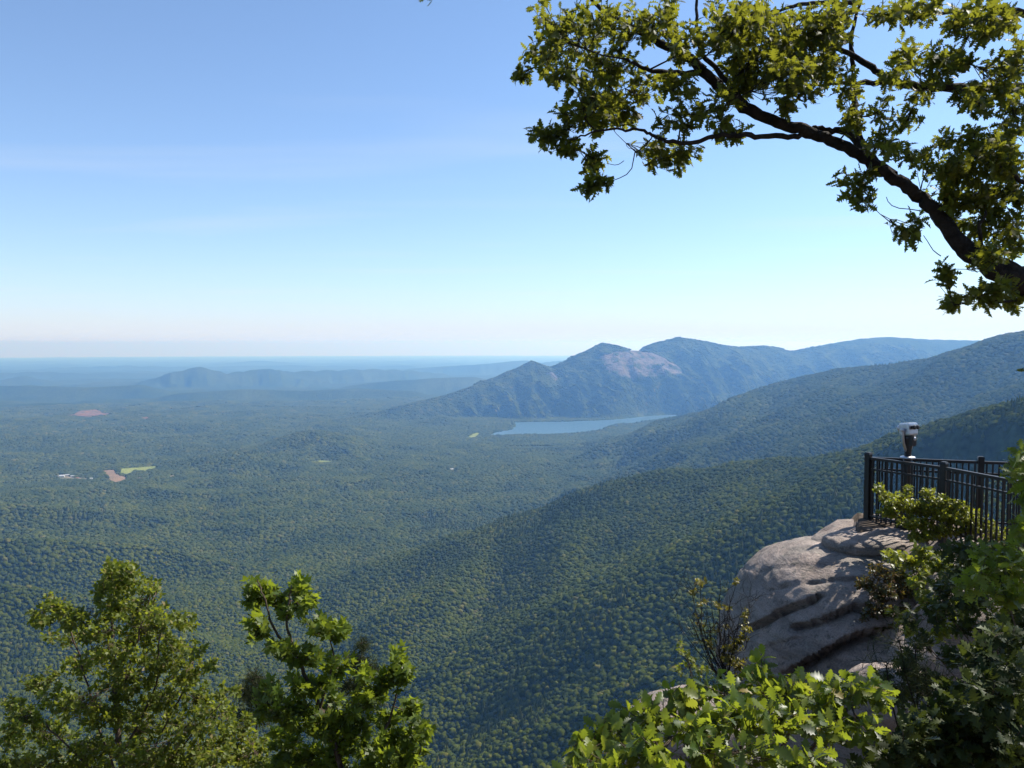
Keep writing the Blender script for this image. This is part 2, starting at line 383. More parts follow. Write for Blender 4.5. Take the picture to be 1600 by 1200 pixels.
mpn = nd(t, 'ShaderNodeMapping'); mpn.inputs['Scale'].default_value = (1.3, 1.3, 0.22); t.links.new(geo.outputs['Position'], mpn.inputs['Vector']); t.links.new(mpn.outputs[0], n3.inputs['Vector'])
cr = ramp(t, n3.outputs['Fac'], [(0.3, (0.05, 0.046, 0.04)), (0.5, (0.10, 0.082, 0.07)), (0.7, (0.165, 0.13, 0.108))])
ar = nd(t, 'ShaderNodeAttribute', attribute_name='bare_rock')
mr = nd(t, 'ShaderNodeMath', operation='MULTIPLY'); t.links.new(ar.outputs['Fac'], mr.inputs[0])
br = ramp(t, n3.outputs['Fac'], [(0.37, (0, 0, 0)), (0.50, (1, 1, 1))]); t.links.new(br, mr.inputs[1])
# soil and leaf litter round the overlook
n4 = nd(t, 'ShaderNodeTexNoise', Scale=3.0, Detail=8.0, Roughness=0.7); t.links.new(geo.outputs['Position'], n4.inputs['Vector'])
cs = ramp(t, n4.outputs['Fac'], [(0.3, (0.035, 0.028, 0.02)), (0.5, (0.10, 0.080, 0.064)), (0.7, (0.24, 0.195, 0.17))])
an = nd(t, 'ShaderNodeAttribute', attribute_name='overlook')
col = mixc(t, mr.outputs[0], cg, cr); col = mixc(t, an.outputs['Fac'], col, cs)
t.links.new(col, bs.inputs['Color'])
bp = nd(t, 'ShaderNodeBump', Strength=1.0, Distance=9.0); n5 = nd(t, 'ShaderNodeTexVoronoi', Scale=0.055); t.links.new(geo.outputs['Position'], n5.inputs['Vector'])
t.links.new(n5.outputs['Distance'], bp.inputs['Height']); bp.invert = True
t.links.new(bp.outputs[0], bs.inputs['Normal']); t.links.new(bs.outputs[0], out.inputs['Surface'])
terrain = obj('terrain', terrain_me, m_terrain); tag(terrain, 'wooded hills and valley floor reaching to the hazy horizon', 'terrain', kind='structure')

# the reservoir
m_water, t = new_mat('lake_water'); out = nd(t, 'ShaderNodeOutputMaterial')
bs = nd(t, 'ShaderNodeBsdfPrincipled', Roughness=0.32, IOR=1.33); bs.inputs['Base Color'].default_value = (0.05, 0.10, 0.14, 1)
geo = nd(t, 'ShaderNodeNewGeometry'); nw = nd(t, 'ShaderNodeTexNoise', Scale=0.02, Detail=3.0); t.links.new(geo.outputs['Position'], nw.inputs['Vector'])
bp = nd(t, 'ShaderNodeBump', Strength=0.08, Distance=1.0); t.links.new(nw.outputs['Fac'], bp.inputs['Height']); t.links.new(bp.outputs[0], bs.inputs['Normal']); t.links.new(bs.outputs[0], out.inputs['Surface'])
lk = LAKE.copy(); c = lk.mean(0)
lk[:, :2] = c[:2] + (lk[:, :2] - c[:2]) * 1.03; lk[:, 2] = LAKE_Z
bm = bmesh.new(); vs_ = [bm.verts.new(p) for p in lk[:]]; bm.faces.new(vs_); bmesh.ops.recalc_face_normals(bm, faces=bm.faces)
if bm.faces[:][0].normal.z < 0: bm.faces[:][0].normal_flip()
bmesh.ops.triangulate(bm, faces=bm.faces[:])
me = bpy.data.meshes.new('lake'); bm.to_mesh(me); bm.free()
tag(obj('lake', me, m_water), 'long blue reservoir lying at the foot of the domed mountain', 'lake', kind='structure')

# fields and clearings: thin sheets draped over the land
def field_mat(name, a, b, scale):
    m, t = new_mat(name); out = nd(t, 'ShaderNodeOutputMaterial'); bs = nd(t, 'ShaderNodeBsdfDiffuse')
    geo = nd(t, 'ShaderNodeNewGeometry'); n = nd(t, 'ShaderNodeTexNoise', Scale=scale, Detail=5.0, Roughness=0.65); t.links.new(geo.outputs['Position'], n.inputs['Vector'])
    t.links.new(ramp(t, n.outputs['Fac'], [(0.35, a), (0.65, b)]), bs.inputs['Color']); t.links.new(bs.outputs[0], out.inputs['Surface']); return m
FM = {'soil': field_mat('soil', (0.13, 0.095, 0.06), (0.20, 0.135, 0.085), 0.02), 'hay': field_mat('hay', (0.11, 0.14, 0.03), (0.20, 0.21, 0.05), 0.03),
      'yard': field_mat('yard', (0.07, 0.085, 0.04), (0.26, 0.21, 0.16), 0.05), 'clay': field_mat('clay', (0.06, 0.06, 0.03), (0.19, 0.095, 0.06), 0.012)}
FLAB = ['reddish ploughed field beside the farm in the valley', 'yellow-green hay field to the right of the ploughed field', 'pale farmyard among the small sheds in the valley',
        'large reddish clay clearing on the hazy plain at left', 'tiny reddish clearing beside the large clay clearing', 'small yellow meadow at the near end of the reservoir', 'pale cut strip climbing the wooded plain left of the domed mountain', 'small pale clearing just right of the ploughed field', 'tiny pale clearing farther right of the ploughed field', 'thin pale meadow strip below the low wooded hill']
for (nm, P, k), lab in zip(FIELDS, FLAB):
    lo = P[:, :2].min(0); hi = P[:, :2].max(0); n = 36
    xs, ys = np.meshgrid(np.linspace(lo[0], hi[0], n), np.linspace(lo[1], hi[1], n)); zs = height2(xs.ravel(), ys.ravel())
    far = np.hypot(xs, ys).ravel()
    I = np.arange(n * n).reshape(n, n)
    Q = np.stack([I[:-1, :-1], I[:-1, 1:], I[1:, 1:], I[1:, :-1]], -1).reshape(-1, 4)
    cx = xs.ravel()[Q].mean(1); cyy = ys.ravel()[Q].mean(1); w = (hi - lo) / n
    Q = Q[in_poly(cx + 0.8 * w[0] * noise2(cx, cyy, w[0] * 3), cyy + 0.8 * w[1] * noise2(cx, cyy, w[1] * 3, 4), P)]
    me = mesh_np(nm, np.stack([xs.ravel(), ys.ravel(), zs + 5.0], -1), quads=Q, smooth=True)
    tag(obj(nm, me, FM[k]), lab, 'field', kind='structure')

# ------------------------------------------------------------------ the forest: crowns on points (one uncountable mass)
def crown_mesh(name, seed, conifer=False, clump=1):
    r = np.random.default_rng(seed); Vs, Ts = [], []; off = 0
    for c in range(clump):
        bm = bmesh.new(); bmesh.ops.create_icosphere(bm, subdivisions=3 if clump == 1 else 2, radius=1.0)
        v = np.array([p.co[:] for p in bm.verts]); f = np.array([[p.index for p in fc.verts] for fc in bm.faces]); bm.free()
        n = v / np.linalg.norm(v, axis=1)[:, None]
        s = r.uniform(0, 50, 3)
        disp = 0.42 * fbm3(n + s, 0.6, 2) + 0.42 * np.abs(fbm3(n * 1.0 + s + 9, 0.24, 3, 0.7))
        v = n * (0.86 + disp)[:, None]
        if conifer:
            v[:, 2] = v[:, 2] * 1.9; k = np.clip((1.9 - v[:, 2]) / 3.0, 0.12, 1); v[:, :2] *= (k * 0.95)[:, None]
        else:
            v[:, 2] = np.where(v[:, 2] > 0, v[:, 2] * r.uniform(0.85, 1.15), v[:, 2] * 0.9)
        if clump > 1:
            a = c * 2.4; q = 0.0 if c == 0 else r.uniform(0.55, 0.8); sc = r.uniform(0.38, 0.55)
            v = v * sc + np.array([math.cos(a) * q, math.sin(a) * q, r.uniform(-0.12, 0.2)])
        Vs.append(v); Ts.append(f + off); off += len(v)
    me = mesh_np(name, np.vstack(Vs), tris=np.vstack(Ts), smooth=True)
    me.materials.append(m_crown); return me

m_crown, t = new_mat('distant_foliage'); out = nd(t, 'ShaderNodeOutputMaterial'); bs = nd(t, 'ShaderNodeBsdfDiffuse')
oi = nd(t, 'ShaderNodeObjectInfo'); geo = nd(t, 'ShaderNodeNewGeometry')
n1 = nd(t, 'ShaderNodeTexNoise', Scale=0.0045, Detail=4.0, Roughness=0.6); t.links.new(geo.outputs['Position'], n1.inputs['Vector'])
ca = ramp(t, oi.outputs['Random'], [(0.0, (0.032, 0.045, 0.006)), (0.35, (0.050, 0.063, 0.007)), (0.75, (0.068, 0.080, 0.007)), (0.95, (0.086, 0.094, 0.009)), (1.0, (0.115, 0.104, 0.026))])
cb = ramp(t, n1.outputs['Fac'], [(0.3, (0.66, 0.74, 0.8)), (0.7, (1.32, 1.25, 1.1))])
n2 = nd(t, 'ShaderNodeTexNoise', Scale=0.9, Detail=2.0); t.links.new(geo.outputs['Position'], n2.inputs['Vector'])
cc = ramp(t, n2.outputs['Fac'], [(0.3, (0.6, 0.6, 0.6)), (0.7, (1.4, 1.4, 1.4))])
t.links.new(mixc(t, 1.0, mixc(t, 1.0, ca, cb, 'MULTIPLY'), cc, 'MULTIPLY'), bs.inputs['Color'])
tl = nd(t, 'ShaderNodeBsdfTranslucent'); tl.inputs['Color'].default_value = (0.07, 0.09, 0.01, 1); ms = nd(t, 'ShaderNodeMixShader'); ms.inputs[0].default_value = 0.25
t.links.new(bs.outputs[0], ms.inputs[1]); t.links.new(tl.outputs[0], ms.inputs[2]); t.links.new(ms.outputs[0], out.inputs['Surface'])

src = bpy.data.collections.new('crown_sources')
for i in range(5): src.objects.link(bpy.data.objects.new('crown_a%d' % i, crown_mesh('crown_a%d' % i, 20 + i)))
for i in range(1): src.objects.link(bpy.data.objects.new('crown_b%d' % i, crown_mesh('crown_b%d' % i, 40 + i, conifer=True)))
for i in range(3): src.objects.link(bpy.data.objects.new('crown_c%d' % i, crown_mesh('crown_c%d' % i, 60 + i, clump=6)))

# how much of the land each direction can see (to leave out trees behind a ridge)
na_f = len(az_f)
ang = (GZ[:, :na_f] + 16) / R2[:, :na_f]
run = np.maximum.accumulate(np.where(R2[:, :na_f] > 400, (GZ[:, :na_f] + 4) / R2[:, :na_f], -9), axis=0)
run = np.vstack([np.full((1, na_f), -9), run[:-1]])
vis = ang > run - 0.004
pts = []
r = 480.0
while r < 10200:
    sp = max(6.1, 0.0030 * r)
    n = int(2 * math.radians(38) * r / sp)
    a = -math.radians(38) + (np.arange(n) + rng.uniform(-0.6, 0.6, n) + rng.uniform()) * (sp / r)
    rr = r + rng.uniform(-0.65, 0.65, n) * sp
    pts.append(np.stack([np.sin(a) * rr, np.cos(a) * rr, np.full(n, sp), a, rr], -1))
    r += sp
pts = np.vstack(pts)
ia = np.clip(np.searchsorted(az_f, pts[:, 3]), 0, na_f - 1); ir = np.clip(np.searchsorted(RR, pts[:, 4]), 0, nr - 1)
keep = vis[ir, ia]
x, y, sp, rr = pts[:, 0], pts[:, 1], pts[:, 2], pts[:, 4]
keep &= ~in_poly(x, y, LAKE)
for nm, P, k in FIELDS:
    c = P.mean(0); keep &= ~in_poly(x, y, c + (P - c) * 1.06)
x, y, sp, rr = x[keep], y[keep], sp[keep], rr[keep]
z = height2(x, y)
k2 = (z / rr > -0.66)
ra = rock_amount(x, y, z); k2 &= ~((ra > 0.5) & (rng.uniform(size=len(x)) < 0.985))
x, y, z, sp, rr = x[k2], y[k2], z[k2], sp[k2], rr[k2]
# lie of the land under each tree, from the terrain grid
gr_ = np.gradient(GZ[:, :na_f], axis=0) / np.gradient(R2[:, :na_f], axis=0)
ga_ = np.gradient(GZ[:, :na_f], axis=1) / (R2[:, :na_f] * np.gradient(A2[:, :na_f], axis=1))
aa_ = np.arctan2(x, y); ia = np.clip(np.searchsorted(az_f, aa_), 0, na_f - 1); ir = np.clip(np.searchsorted(RR, rr), 1, nr - 2)
sr_, sa_ = gr_[ir, ia], ga_[ir, ia]
hx = sr_ * np.sin(aa_) + sa_ * np.cos(aa_); hy = sr_ * np.cos(aa_) - sa_ * np.sin(aa_)
k3 = ~((np.hypot(hx, hy) > 1.25) & (y > 930) & (y < 1460) & (x > 430)); x, y, z, sp, rr, hx, hy = x[k3], y[k3], z[k3], sp[k3], rr[k3], hx[k3], hy[k3]
# shore trees in front of the water stay low
size = sp * (0.46 + 0.52 * rng.uniform(size=len(x)) ** 1.6) * (0.85 + 0.5 * np.clip(fbm2(x, y, 160, 2, 33.0) + 0.4, 0, 1))
con = (fbm2(x, y, 500, 3, 21.0) > 0.30) & (rng.uniform(size=len(x)) < 0.3)
kind = np.where(rng.uniform(14, 24, len(x)) < sp, 6 + rng.integers(0, 3, len(x)), np.where(con, 5, rng.integers(0, 5, len(x))))
size = np.where(kind >= 6, sp * rng.uniform(0.75, 1.05, len(x)), size)
sxy = size * 1.08; sz = size * np.where(kind == 5, 1.0, rng.uniform(0.62, 0.95, len(x))); sz = np.where(kind >= 6, np.minimum(sz * 1.25, 13), np.minimum(sz, 8.5))
zz = z + np.where(kind >= 6, 2.0, sz * 0.6)
# canopy leans with the slope: tilt each crown towards the ground normal, after a random turn
tl = np.where(kind == 5, 0.0, 0.85); nv_ = np.stack([-hx * tl, -hy * tl, np.ones(len(x))], -1); nv_ /= np.linalg.norm(nv_, axis=1)[:, None]
th = rng.uniform(0, 6.283, len(x)); tx = np.stack([np.cos(th), np.sin(th), np.zeros(len(x))], -1); tx -= nv_ * (tx * nv_).sum(1)[:, None]; tx /= np.linalg.norm(tx, axis=1)[:, None]; ty = np.cross(nv_, tx)
EU = [np.arctan2(ty[:, 2], nv_[:, 2]).astype(np.float32), np.arcsin(np.clip(-tx[:, 2], -1, 1)).astype(np.float32), np.arctan2(tx[:, 1], tx[:, 0]).astype(np.float32)]
fme = mesh_np('forest', np.stack([x, y, zz], -1))
for nm, ty, val in (('idx', 'INT', kind.astype(np.int32)), ('rx', 'FLOAT', EU[0]), ('ry', 'FLOAT', EU[1]), ('rz', 'FLOAT', EU[2]), ('sxy', 'FLOAT', sxy.astype(np.float32)), ('sz', 'FLOAT', sz.astype(np.float32))):
    aa = fme.attributes.new(nm, ty, 'POINT'); aa.data.foreach_set('value', val)
forest = obj('forest', fme); tag(forest, 'unbroken green forest covering the valley and the slopes', 'forest', kind='stuff')
ng = bpy.data.node_groups.new('forest_on_points', 'GeometryNodeTree')
ng.interface.new_socket('Geometry', in_out='INPUT', socket_type='NodeSocketGeometry'); ng.interface.new_socket('Geometry', in_out='OUTPUT', socket_type='NodeSocketGeometry')
gi = ng.nodes.new('NodeGroupInput'); go = ng.nodes.new('NodeGroupOutput')
ci = ng.nodes.new('GeometryNodeCollectionInfo'); ci.inputs['Collection'].default_value = src; ci.inputs['Separate Children'].default_value = True; ci.inputs['Reset Children'].default_value = True
ip = ng.nodes.new('GeometryNodeInstanceOnPoints'); ip.inputs['Pick Instance'].default_value = True
def nattr(name, ty):
    n = ng.nodes.new('GeometryNodeInputNamedAttribute'); n.data_type = ty; n.inputs['Name'].default_value = name; return n.outputs['Attribute']
ng.links.new(gi.outputs[0], ip.inputs['Points']); ng.links.new(ci.outputs[0], ip.inputs['Instance']); ng.links.new(nattr('idx', 'INT'), ip.inputs['Instance Index'])
cr_ = ng.nodes.new('ShaderNodeCombineXYZ'); [ng.links.new(nattr(q_, 'FLOAT'), cr_.inputs[i_]) for i_, q_ in enumerate(('rx', 'ry', 'rz'))]; ng.links.new(cr_.outputs[0], ip.inputs['Rotation'])
cs_ = ng.nodes.new('ShaderNodeCombineXYZ'); sx = nattr('sxy', 'FLOAT'); ng.links.new(sx, cs_.inputs[0]); ng.links.new(sx, cs_.inputs[1]); ng.links.new(nattr('sz', 'FLOAT'), cs_.inputs[2]); ng.links.new(cs_.outputs[0], ip.inputs['Scale'])
ng.links.new(ip.outputs[0], go.inputs[0])
md = forest.modifiers.new('crowns', 'NODES'); md.node_group = ng
print('forest crowns', len(x))

# ------------------------------------------------------------------ the air
m_haze, t = new_mat('haze_air'); out = nd(t, 'ShaderNodeOutputMaterial')
pv = nd(t, 'ShaderNodeVolumePrincipled'); pv.inputs['Color'].default_value = (0.21, 0.48, 1.0, 1); pv.inputs['Absorption Color'].default_value = (0.86, 0.86, 1, 1); pv.inputs['Density'].default_value = 0.000069; pv.inputs['Anisotropy'].default_value = 0.33
t.links.new(pv.outputs[0], out.inputs['Volume'])
bm = bmesh.new(); bmesh.ops.create_cube(bm, size=1.0); me = bpy.data.meshes.new('haze')
ZB, ZT = float(V[:, 2].min()) - 3, float(V[:, 2].max()) + 20
print('haze top', ZT); bmesh.ops.scale(bm, vec=(256000, 256000, ZT - ZB), verts=bm.verts); bm.to_mesh(me); bm.free()
hz = obj('haze', me, m_haze, loc=(0, 0, (ZT + ZB) / 2)); tag(hz, 'thin blue summer haze filling the air over the valley', 'haze', kind='stuff')
# ------------------------------------------------------------------ plants: leaves, bark and the growing of them
def leaf_mat(name, stops, trans, tf=0.45, rough=0.42, spec=0.35):
    m, t = new_mat(name); out = nd(t, 'ShaderNodeOutputMaterial')
    oi = nd(t, 'ShaderNodeObjectInfo'); at_ = nd(t, 'ShaderNodeAttribute', attribute_name='tone')
    ad = nd(t, 'ShaderNodeMath', operation='ADD'); t.links.new(oi.outputs['Random'], ad.inputs[0]); t.links.new(at_.outputs['Fac'], ad.inputs[1])
    fr = nd(t, 'ShaderNodeMath', operation='FRACT'); t.links.new(ad.outputs[0], fr.inputs[0])
    tcd = nd(t, 'ShaderNodeNewGeometry'); nz = nd(t, 'ShaderNodeTexNoise', Scale=28.0, Detail=3.0); t.links.new(tcd.outputs['Position'], nz.inputs['Vector'])
    c = mixc(t, 1.0, ramp(t, fr.outputs[0], stops), ramp(t, nz.outputs['Fac'], [(0.3, (0.75, 0.75, 0.75)), (0.7, (1.2, 1.2, 1.2))]), 'MULTIPLY')
    p = nd(t, 'ShaderNodeBsdfPrincipled', Roughness=rough); p.inputs['Specular IOR Level'].default_value = spec; t.links.new(c, p.inputs['Base Color'])
    tr = nd(t, 'ShaderNodeBsdfTranslucent'); ct = mixc(t, 0.55, c, trans); t.links.new(ct, tr.inputs['Color'])
    ms = nd(t, 'ShaderNodeMixShader'); ms.inputs[0].default_value = tf
    t.links.new(p.outputs[0], ms.inputs[1]); t.links.new(tr.outputs[0], ms.inputs[2]); t.links.new(ms.outputs[0], out.inputs['Surface'])
    return m
def bark_mat(name, a, b, scale=9.0):
    m, t = new_mat(name); out = nd(t, 'ShaderNodeOutputMaterial'); p = nd(t, 'ShaderNodeBsdfPrincipled', Roughness=0.9); p.inputs['Specular IOR Level'].default_value = 0.15
    g = nd(t, 'ShaderNodeNewGeometry'); n = nd(t, 'ShaderNodeTexNoise', Scale=scale, Detail=8.0, Roughness=0.7); t.links.new(g.outputs['Position'], n.inputs['Vector'])
    t.links.new(ramp(t, n.outputs['Fac'], [(0.35, a), (0.65, b)]), p.inputs['Base Color'])
    bp = nd(t, 'ShaderNodeBump', Strength=0.9, Distance=0.02); n2 = nd(t, 'ShaderNodeTexNoise', Scale=scale * 5, Detail=5.0); t.links.new(g.outputs['Position'], n2.inputs['Vector']); t.links.new(n2.outputs['Fac'], bp.inputs['Height'])
    t.links.new(bp.outputs[0], p.inputs['Normal']); t.links.new(p.outputs[0], out.inputs['Surface']); return m
G0, G1, G2, G3 = (0.018, 0.030, 0.006), (0.030, 0.046, 0.008), (0.050, 0.068, 0.010), (0.090, 0.105, 0.016)
M_OAK = leaf_mat('oak_leaf', [(0, G0), (0.4, G1), (0.75, G2), (0.93, G3), (1, (0.15, 0.115, 0.025))], (0.44, 0.44, 0.03), 0.43, 0.55, 0.2)
M_SHRUB = leaf_mat('young_oak_leaf', [(0, (0.022, 0.042, 0.009)), (0.35, (0.045, 0.075, 0.012)), (0.75, (0.085, 0.12, 0.016)), (0.95, (0.14, 0.16, 0.02)), (1, (0.20, 0.15, 0.04))], (0.46, 0.54, 0.03), 0.46, 0.42, 0.4)
M_MAPLE = leaf_mat('maple_leaf', [(0, (0.036, 0.060, 0.009)), (0.5, (0.066, 0.100, 0.013)), (0.85, (0.10, 0.14, 0.017)), (1, (0.14, 0.165, 0.02))], (0.42, 0.50, 0.03), 0.46, 0.45, 0.3)
M_SMALL = leaf_mat('small_leaf', [(0, (0.045, 0.065, 0.009)), (0.45, (0.085, 0.115, 0.014)), (0.85, (0.130, 0.155, 0.020)), (0.97, (0.17, 0.15, 0.04)), (1, (0.24, 0.18, 0.09))], (0.44, 0.48, 0.03), 0.46, 0.5, 0.3)
M_BUSH = leaf_mat('bush_leaf', [(0, (0.06, 0.085, 0.010)), (0.5, (0.11, 0.14, 0.014)), (0.9, (0.18, 0.19, 0.022)), (1, (0.24, 0.19, 0.03))], (0.46, 0.48, 0.03), 0.46)
M_RUST = leaf_mat('rust_leaf', [(0, (0.028, 0.036, 0.008)), (0.5, (0.05, 0.058, 0.011)), (0.75, (0.09, 0.045, 0.018)), (1, (0.14, 0.075, 0.025))], (0.24, 0.18, 0.03), 0.35)
M_YEL = leaf_mat('yellowing_leaf', [(0, (0.06, 0.065, 0.010)), (0.5, (0.14, 0.13, 0.018)), (1, (0.20, 0.14, 0.025))], (0.36, 0.32, 0.03), 0.4)
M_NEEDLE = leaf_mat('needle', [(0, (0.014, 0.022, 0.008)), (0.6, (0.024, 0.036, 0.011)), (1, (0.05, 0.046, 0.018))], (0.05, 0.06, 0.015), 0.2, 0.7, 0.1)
M_SHADE_TINT = leaf_mat('shade_tinted_leaf', [(0, (0.016, 0.024, 0.006)), (0.6, (0.026, 0.038, 0.008)), (1, (0.055, 0.070, 0.012))], (0.12, 0.15, 0.02), 0.25, 0.5, 0.15)  # darkened leaf colour: the deep shade at lower right is painted in
M_BARK = bark_mat('oak_bark', (0.012, 0.010, 0.008), (0.042, 0.034, 0.028))
M_TWIG = bark_mat('twig_bark', (0.05, 0.036, 0.025), (0.16, 0.12, 0.09), 20)

def leaf_shape(half, fold=0.12, curl=0.18, petiole=0.12):
    """a flat lobed blade one unit long along +Y, folded on its midrib and curled at the tip; half = [(y, half width)]"""
    v, q, t = [], [], []
    v += [(-0.012, -petiole, 0), (0.012, -petiole, 0)]
    rows = []
    for y, w in half:
        z = -curl * y * y; rows.append(len(v)); v += [(-w, y, z + fold * w), (0, y, z), (w, y, z + fold * w)]
    t.append((0, 1, rows[0] + 1))
    for a, b in zip(rows[:-1], rows[1:]): q += [(a, a + 1, b + 1, b), (a + 1, a + 2, b + 2, b + 1)]
    return np.array(v, float), np.array(t), np.array(q)
OAK = leaf_shape([(0, 0.012), (0.13, 0.05), (0.24, 0.21), (0.31, 0.07), (0.44, 0.34), (0.50, 0.09), (0.63, 0.40), (0.70, 0.11), (0.83, 0.30), (0.88, 0.12), (1.0, 0.03)])
OAKWIDE = leaf_shape([(0, 0.012), (0.14, 0.06), (0.25, 0.19), (0.30, 0.10), (0.42, 0.31), (0.47, 0.16), (0.60, 0.40), (0.66, 0.20), (0.77, 0.35), (0.82, 0.17), (0.93, 0.16), (1.0, 0.03)], 0.18, 0.28)
OAK = [OAK] + [leaf_shape([(y, w * k) for (y, w), k in zip([(0, 0.012), (0.13, 0.05), (0.24, 0.21), (0.31, 0.07), (0.44, 0.34), (0.50, 0.09), (0.63, 0.40), (0.70, 0.11), (0.83, 0.30), (0.88, 0.12), (1.0, 0.03)], kk)], f_, c_) for kk, f_, c_ in (((1, 1, .8, 1, .8, 1.2, .9, 1, .9, 1, 1), 0.4, 0.5), ((1, 1, 1.2, 1.2, 1.1, 1, .85, 1.1, .8, .9, 1), -0.08, -0.15))]
OAKWIDE = [OAKWIDE] + [leaf_shape([(0, 0.012), (0.14, 0.05), (0.27, 0.16), (0.32, 0.09), (0.44, 0.27), (0.50, 0.14), (0.62, 0.34), (0.69, 0.17), (0.80, 0.30), (0.85, 0.14), (0.94, 0.13), (1.0, 0.03)], f_, c_) for f_, c_ in ((0.45, 0.55), (-0.1, -0.1), (0.3, 0.1))]
SIMPLE = leaf_shape([(0, 0.01), (0.25, 0.22), (0.5, 0.28), (0.78, 0.18), (1.0, 0.0)], 0.2, 0.2)
def maple_shape():
    out = [(0, 0.0), (0.16, 0.02), (0.42, -0.02), (0.30, 0.16), (0.52, 0.30), (0.60, 0.52), (0.36, 0.44), (0.20, 0.42), (0.22, 0.66), (0.10, 0.78), (0, 1.02)]
    right = out; left = [(-x, y) for x, y in out[1:-1]][::-1]
    ring = right + left
    v = [(-0.012, -0.35, -0.03), (0.012, -0.35, -0.03), (0, 0.30, 0.05)] + [(x, y, -0.14 * (y - 0.3) ** 2 - 0.22 * x * x + 0.03) for x, y in ring]
    n = len(ring); t = [(0, 1, 3)] + [(2, 3 + i, 3 + (i + 1) % n) for i in range(n)]
    v = np.array(v, float); return v, np.array(t), np.zeros((0, 4), int)
MAPLE = maple_shape()

def unit(v): v = np.asarray(v, float); return v / (np.linalg.norm(v) + 1e-9)
def frame(d, n):
    """rotation whose Y is the leaf's axis and Z close to n"""
    d = unit(d); x = np.cross(d, n); x = unit(x) if np.linalg.norm(x) > 1e-4 else unit(np.cross(d, (0.3, 0.5, 0.7))); z = np.cross(x, d)
    return np.stack([x, d, z], 1)
def tube(pts, rad, sides=7, wob=0.0, r=None):
    pts = np.asarray(pts, float); n = len(pts); rad = np.asarray(rad, float)
    tg = np.gradient(pts, axis=0); tg /= np.linalg.norm(tg, axis=1)[:, None] + 1e-9
    ref = np.array((0.13, 0.21, 0.97)) if abs(tg[0][2]) < 0.9 else np.array((1.0, 0.1, 0))
    a = np.cross(tg, ref); a /= np.linalg.norm(a, axis=1)[:, None] + 1e-9; b = np.cross(tg, a)
    th = np.arange(sides) * 2 * math.pi / sides
    R = rad[:, None] * np.ones(sides)
    if wob: R = R * (1 + wob * (r or rng).normal(size=(n, sides)))
    V = pts[:, None, :] + R[..., None] * (np.cos(th)[None, :, None] * a[:, None, :] + np.sin(th)[None, :, None] * b[:, None, :])
    I = np.arange(n * sides).reshape(n, sides); J = np.roll(I, -1, axis=1)
    Q = np.stack([I[:-1], J[:-1], J[1:], I[1:]], -1).reshape(-1, 4)
    V = V.reshape(-1, 3); T = [(I[-1, k], I[-1, (k + 1) % sides], n * sides) for k in range(sides)]
    return np.vstack([V, pts[-1:] + tg[-1:] * rad[-1]]), np.array(T), Q
def smooth_path(ctrl, per=5, jitter=0.0, r=None):
    P = np.asarray(ctrl, float); out = []
    E = np.vstack([2 * P[0] - P[1], P, 2 * P[-1] - P[-2]])
    for i in range(1, len(E) - 2):
        for k in range(per):
            t = k / per; a, b, c, d = E[i - 1], E[i], E[i + 1], E[i + 2]
            out.append(0.5 * (2 * b + (c - a) * t + (2 * a - 5 * b + 4 * c - d) * t * t + (3 * b - a - 3 * c + d) * t ** 3))
    out.append(P[-1]); out = np.array(out)
    if jitter: out[1:-1] += (r or rng).normal(scale=jitter, size=out[1:-1].shape)
    return out
class Soup:
    def __init__(s): s.v, s.t, s.q, s.n = [], [], [], 0
    def add(s, m):
        v, t, q = m; s.v.append(v)
        if len(t): s.t.append(np.asarray(t) + s.n)
        if len(q): s.q.append(np.asarray(q) + s.n)
        s.n += len(v)
    def build(s, name, mat, parent, smooth=True):
        if not s.v: return None
        return obj(name, mesh_np(name, np.vstack(s.v), np.vstack(s.t) if s.t else None, np.vstack(s.q) if s.q else None, smooth), mat, parent)

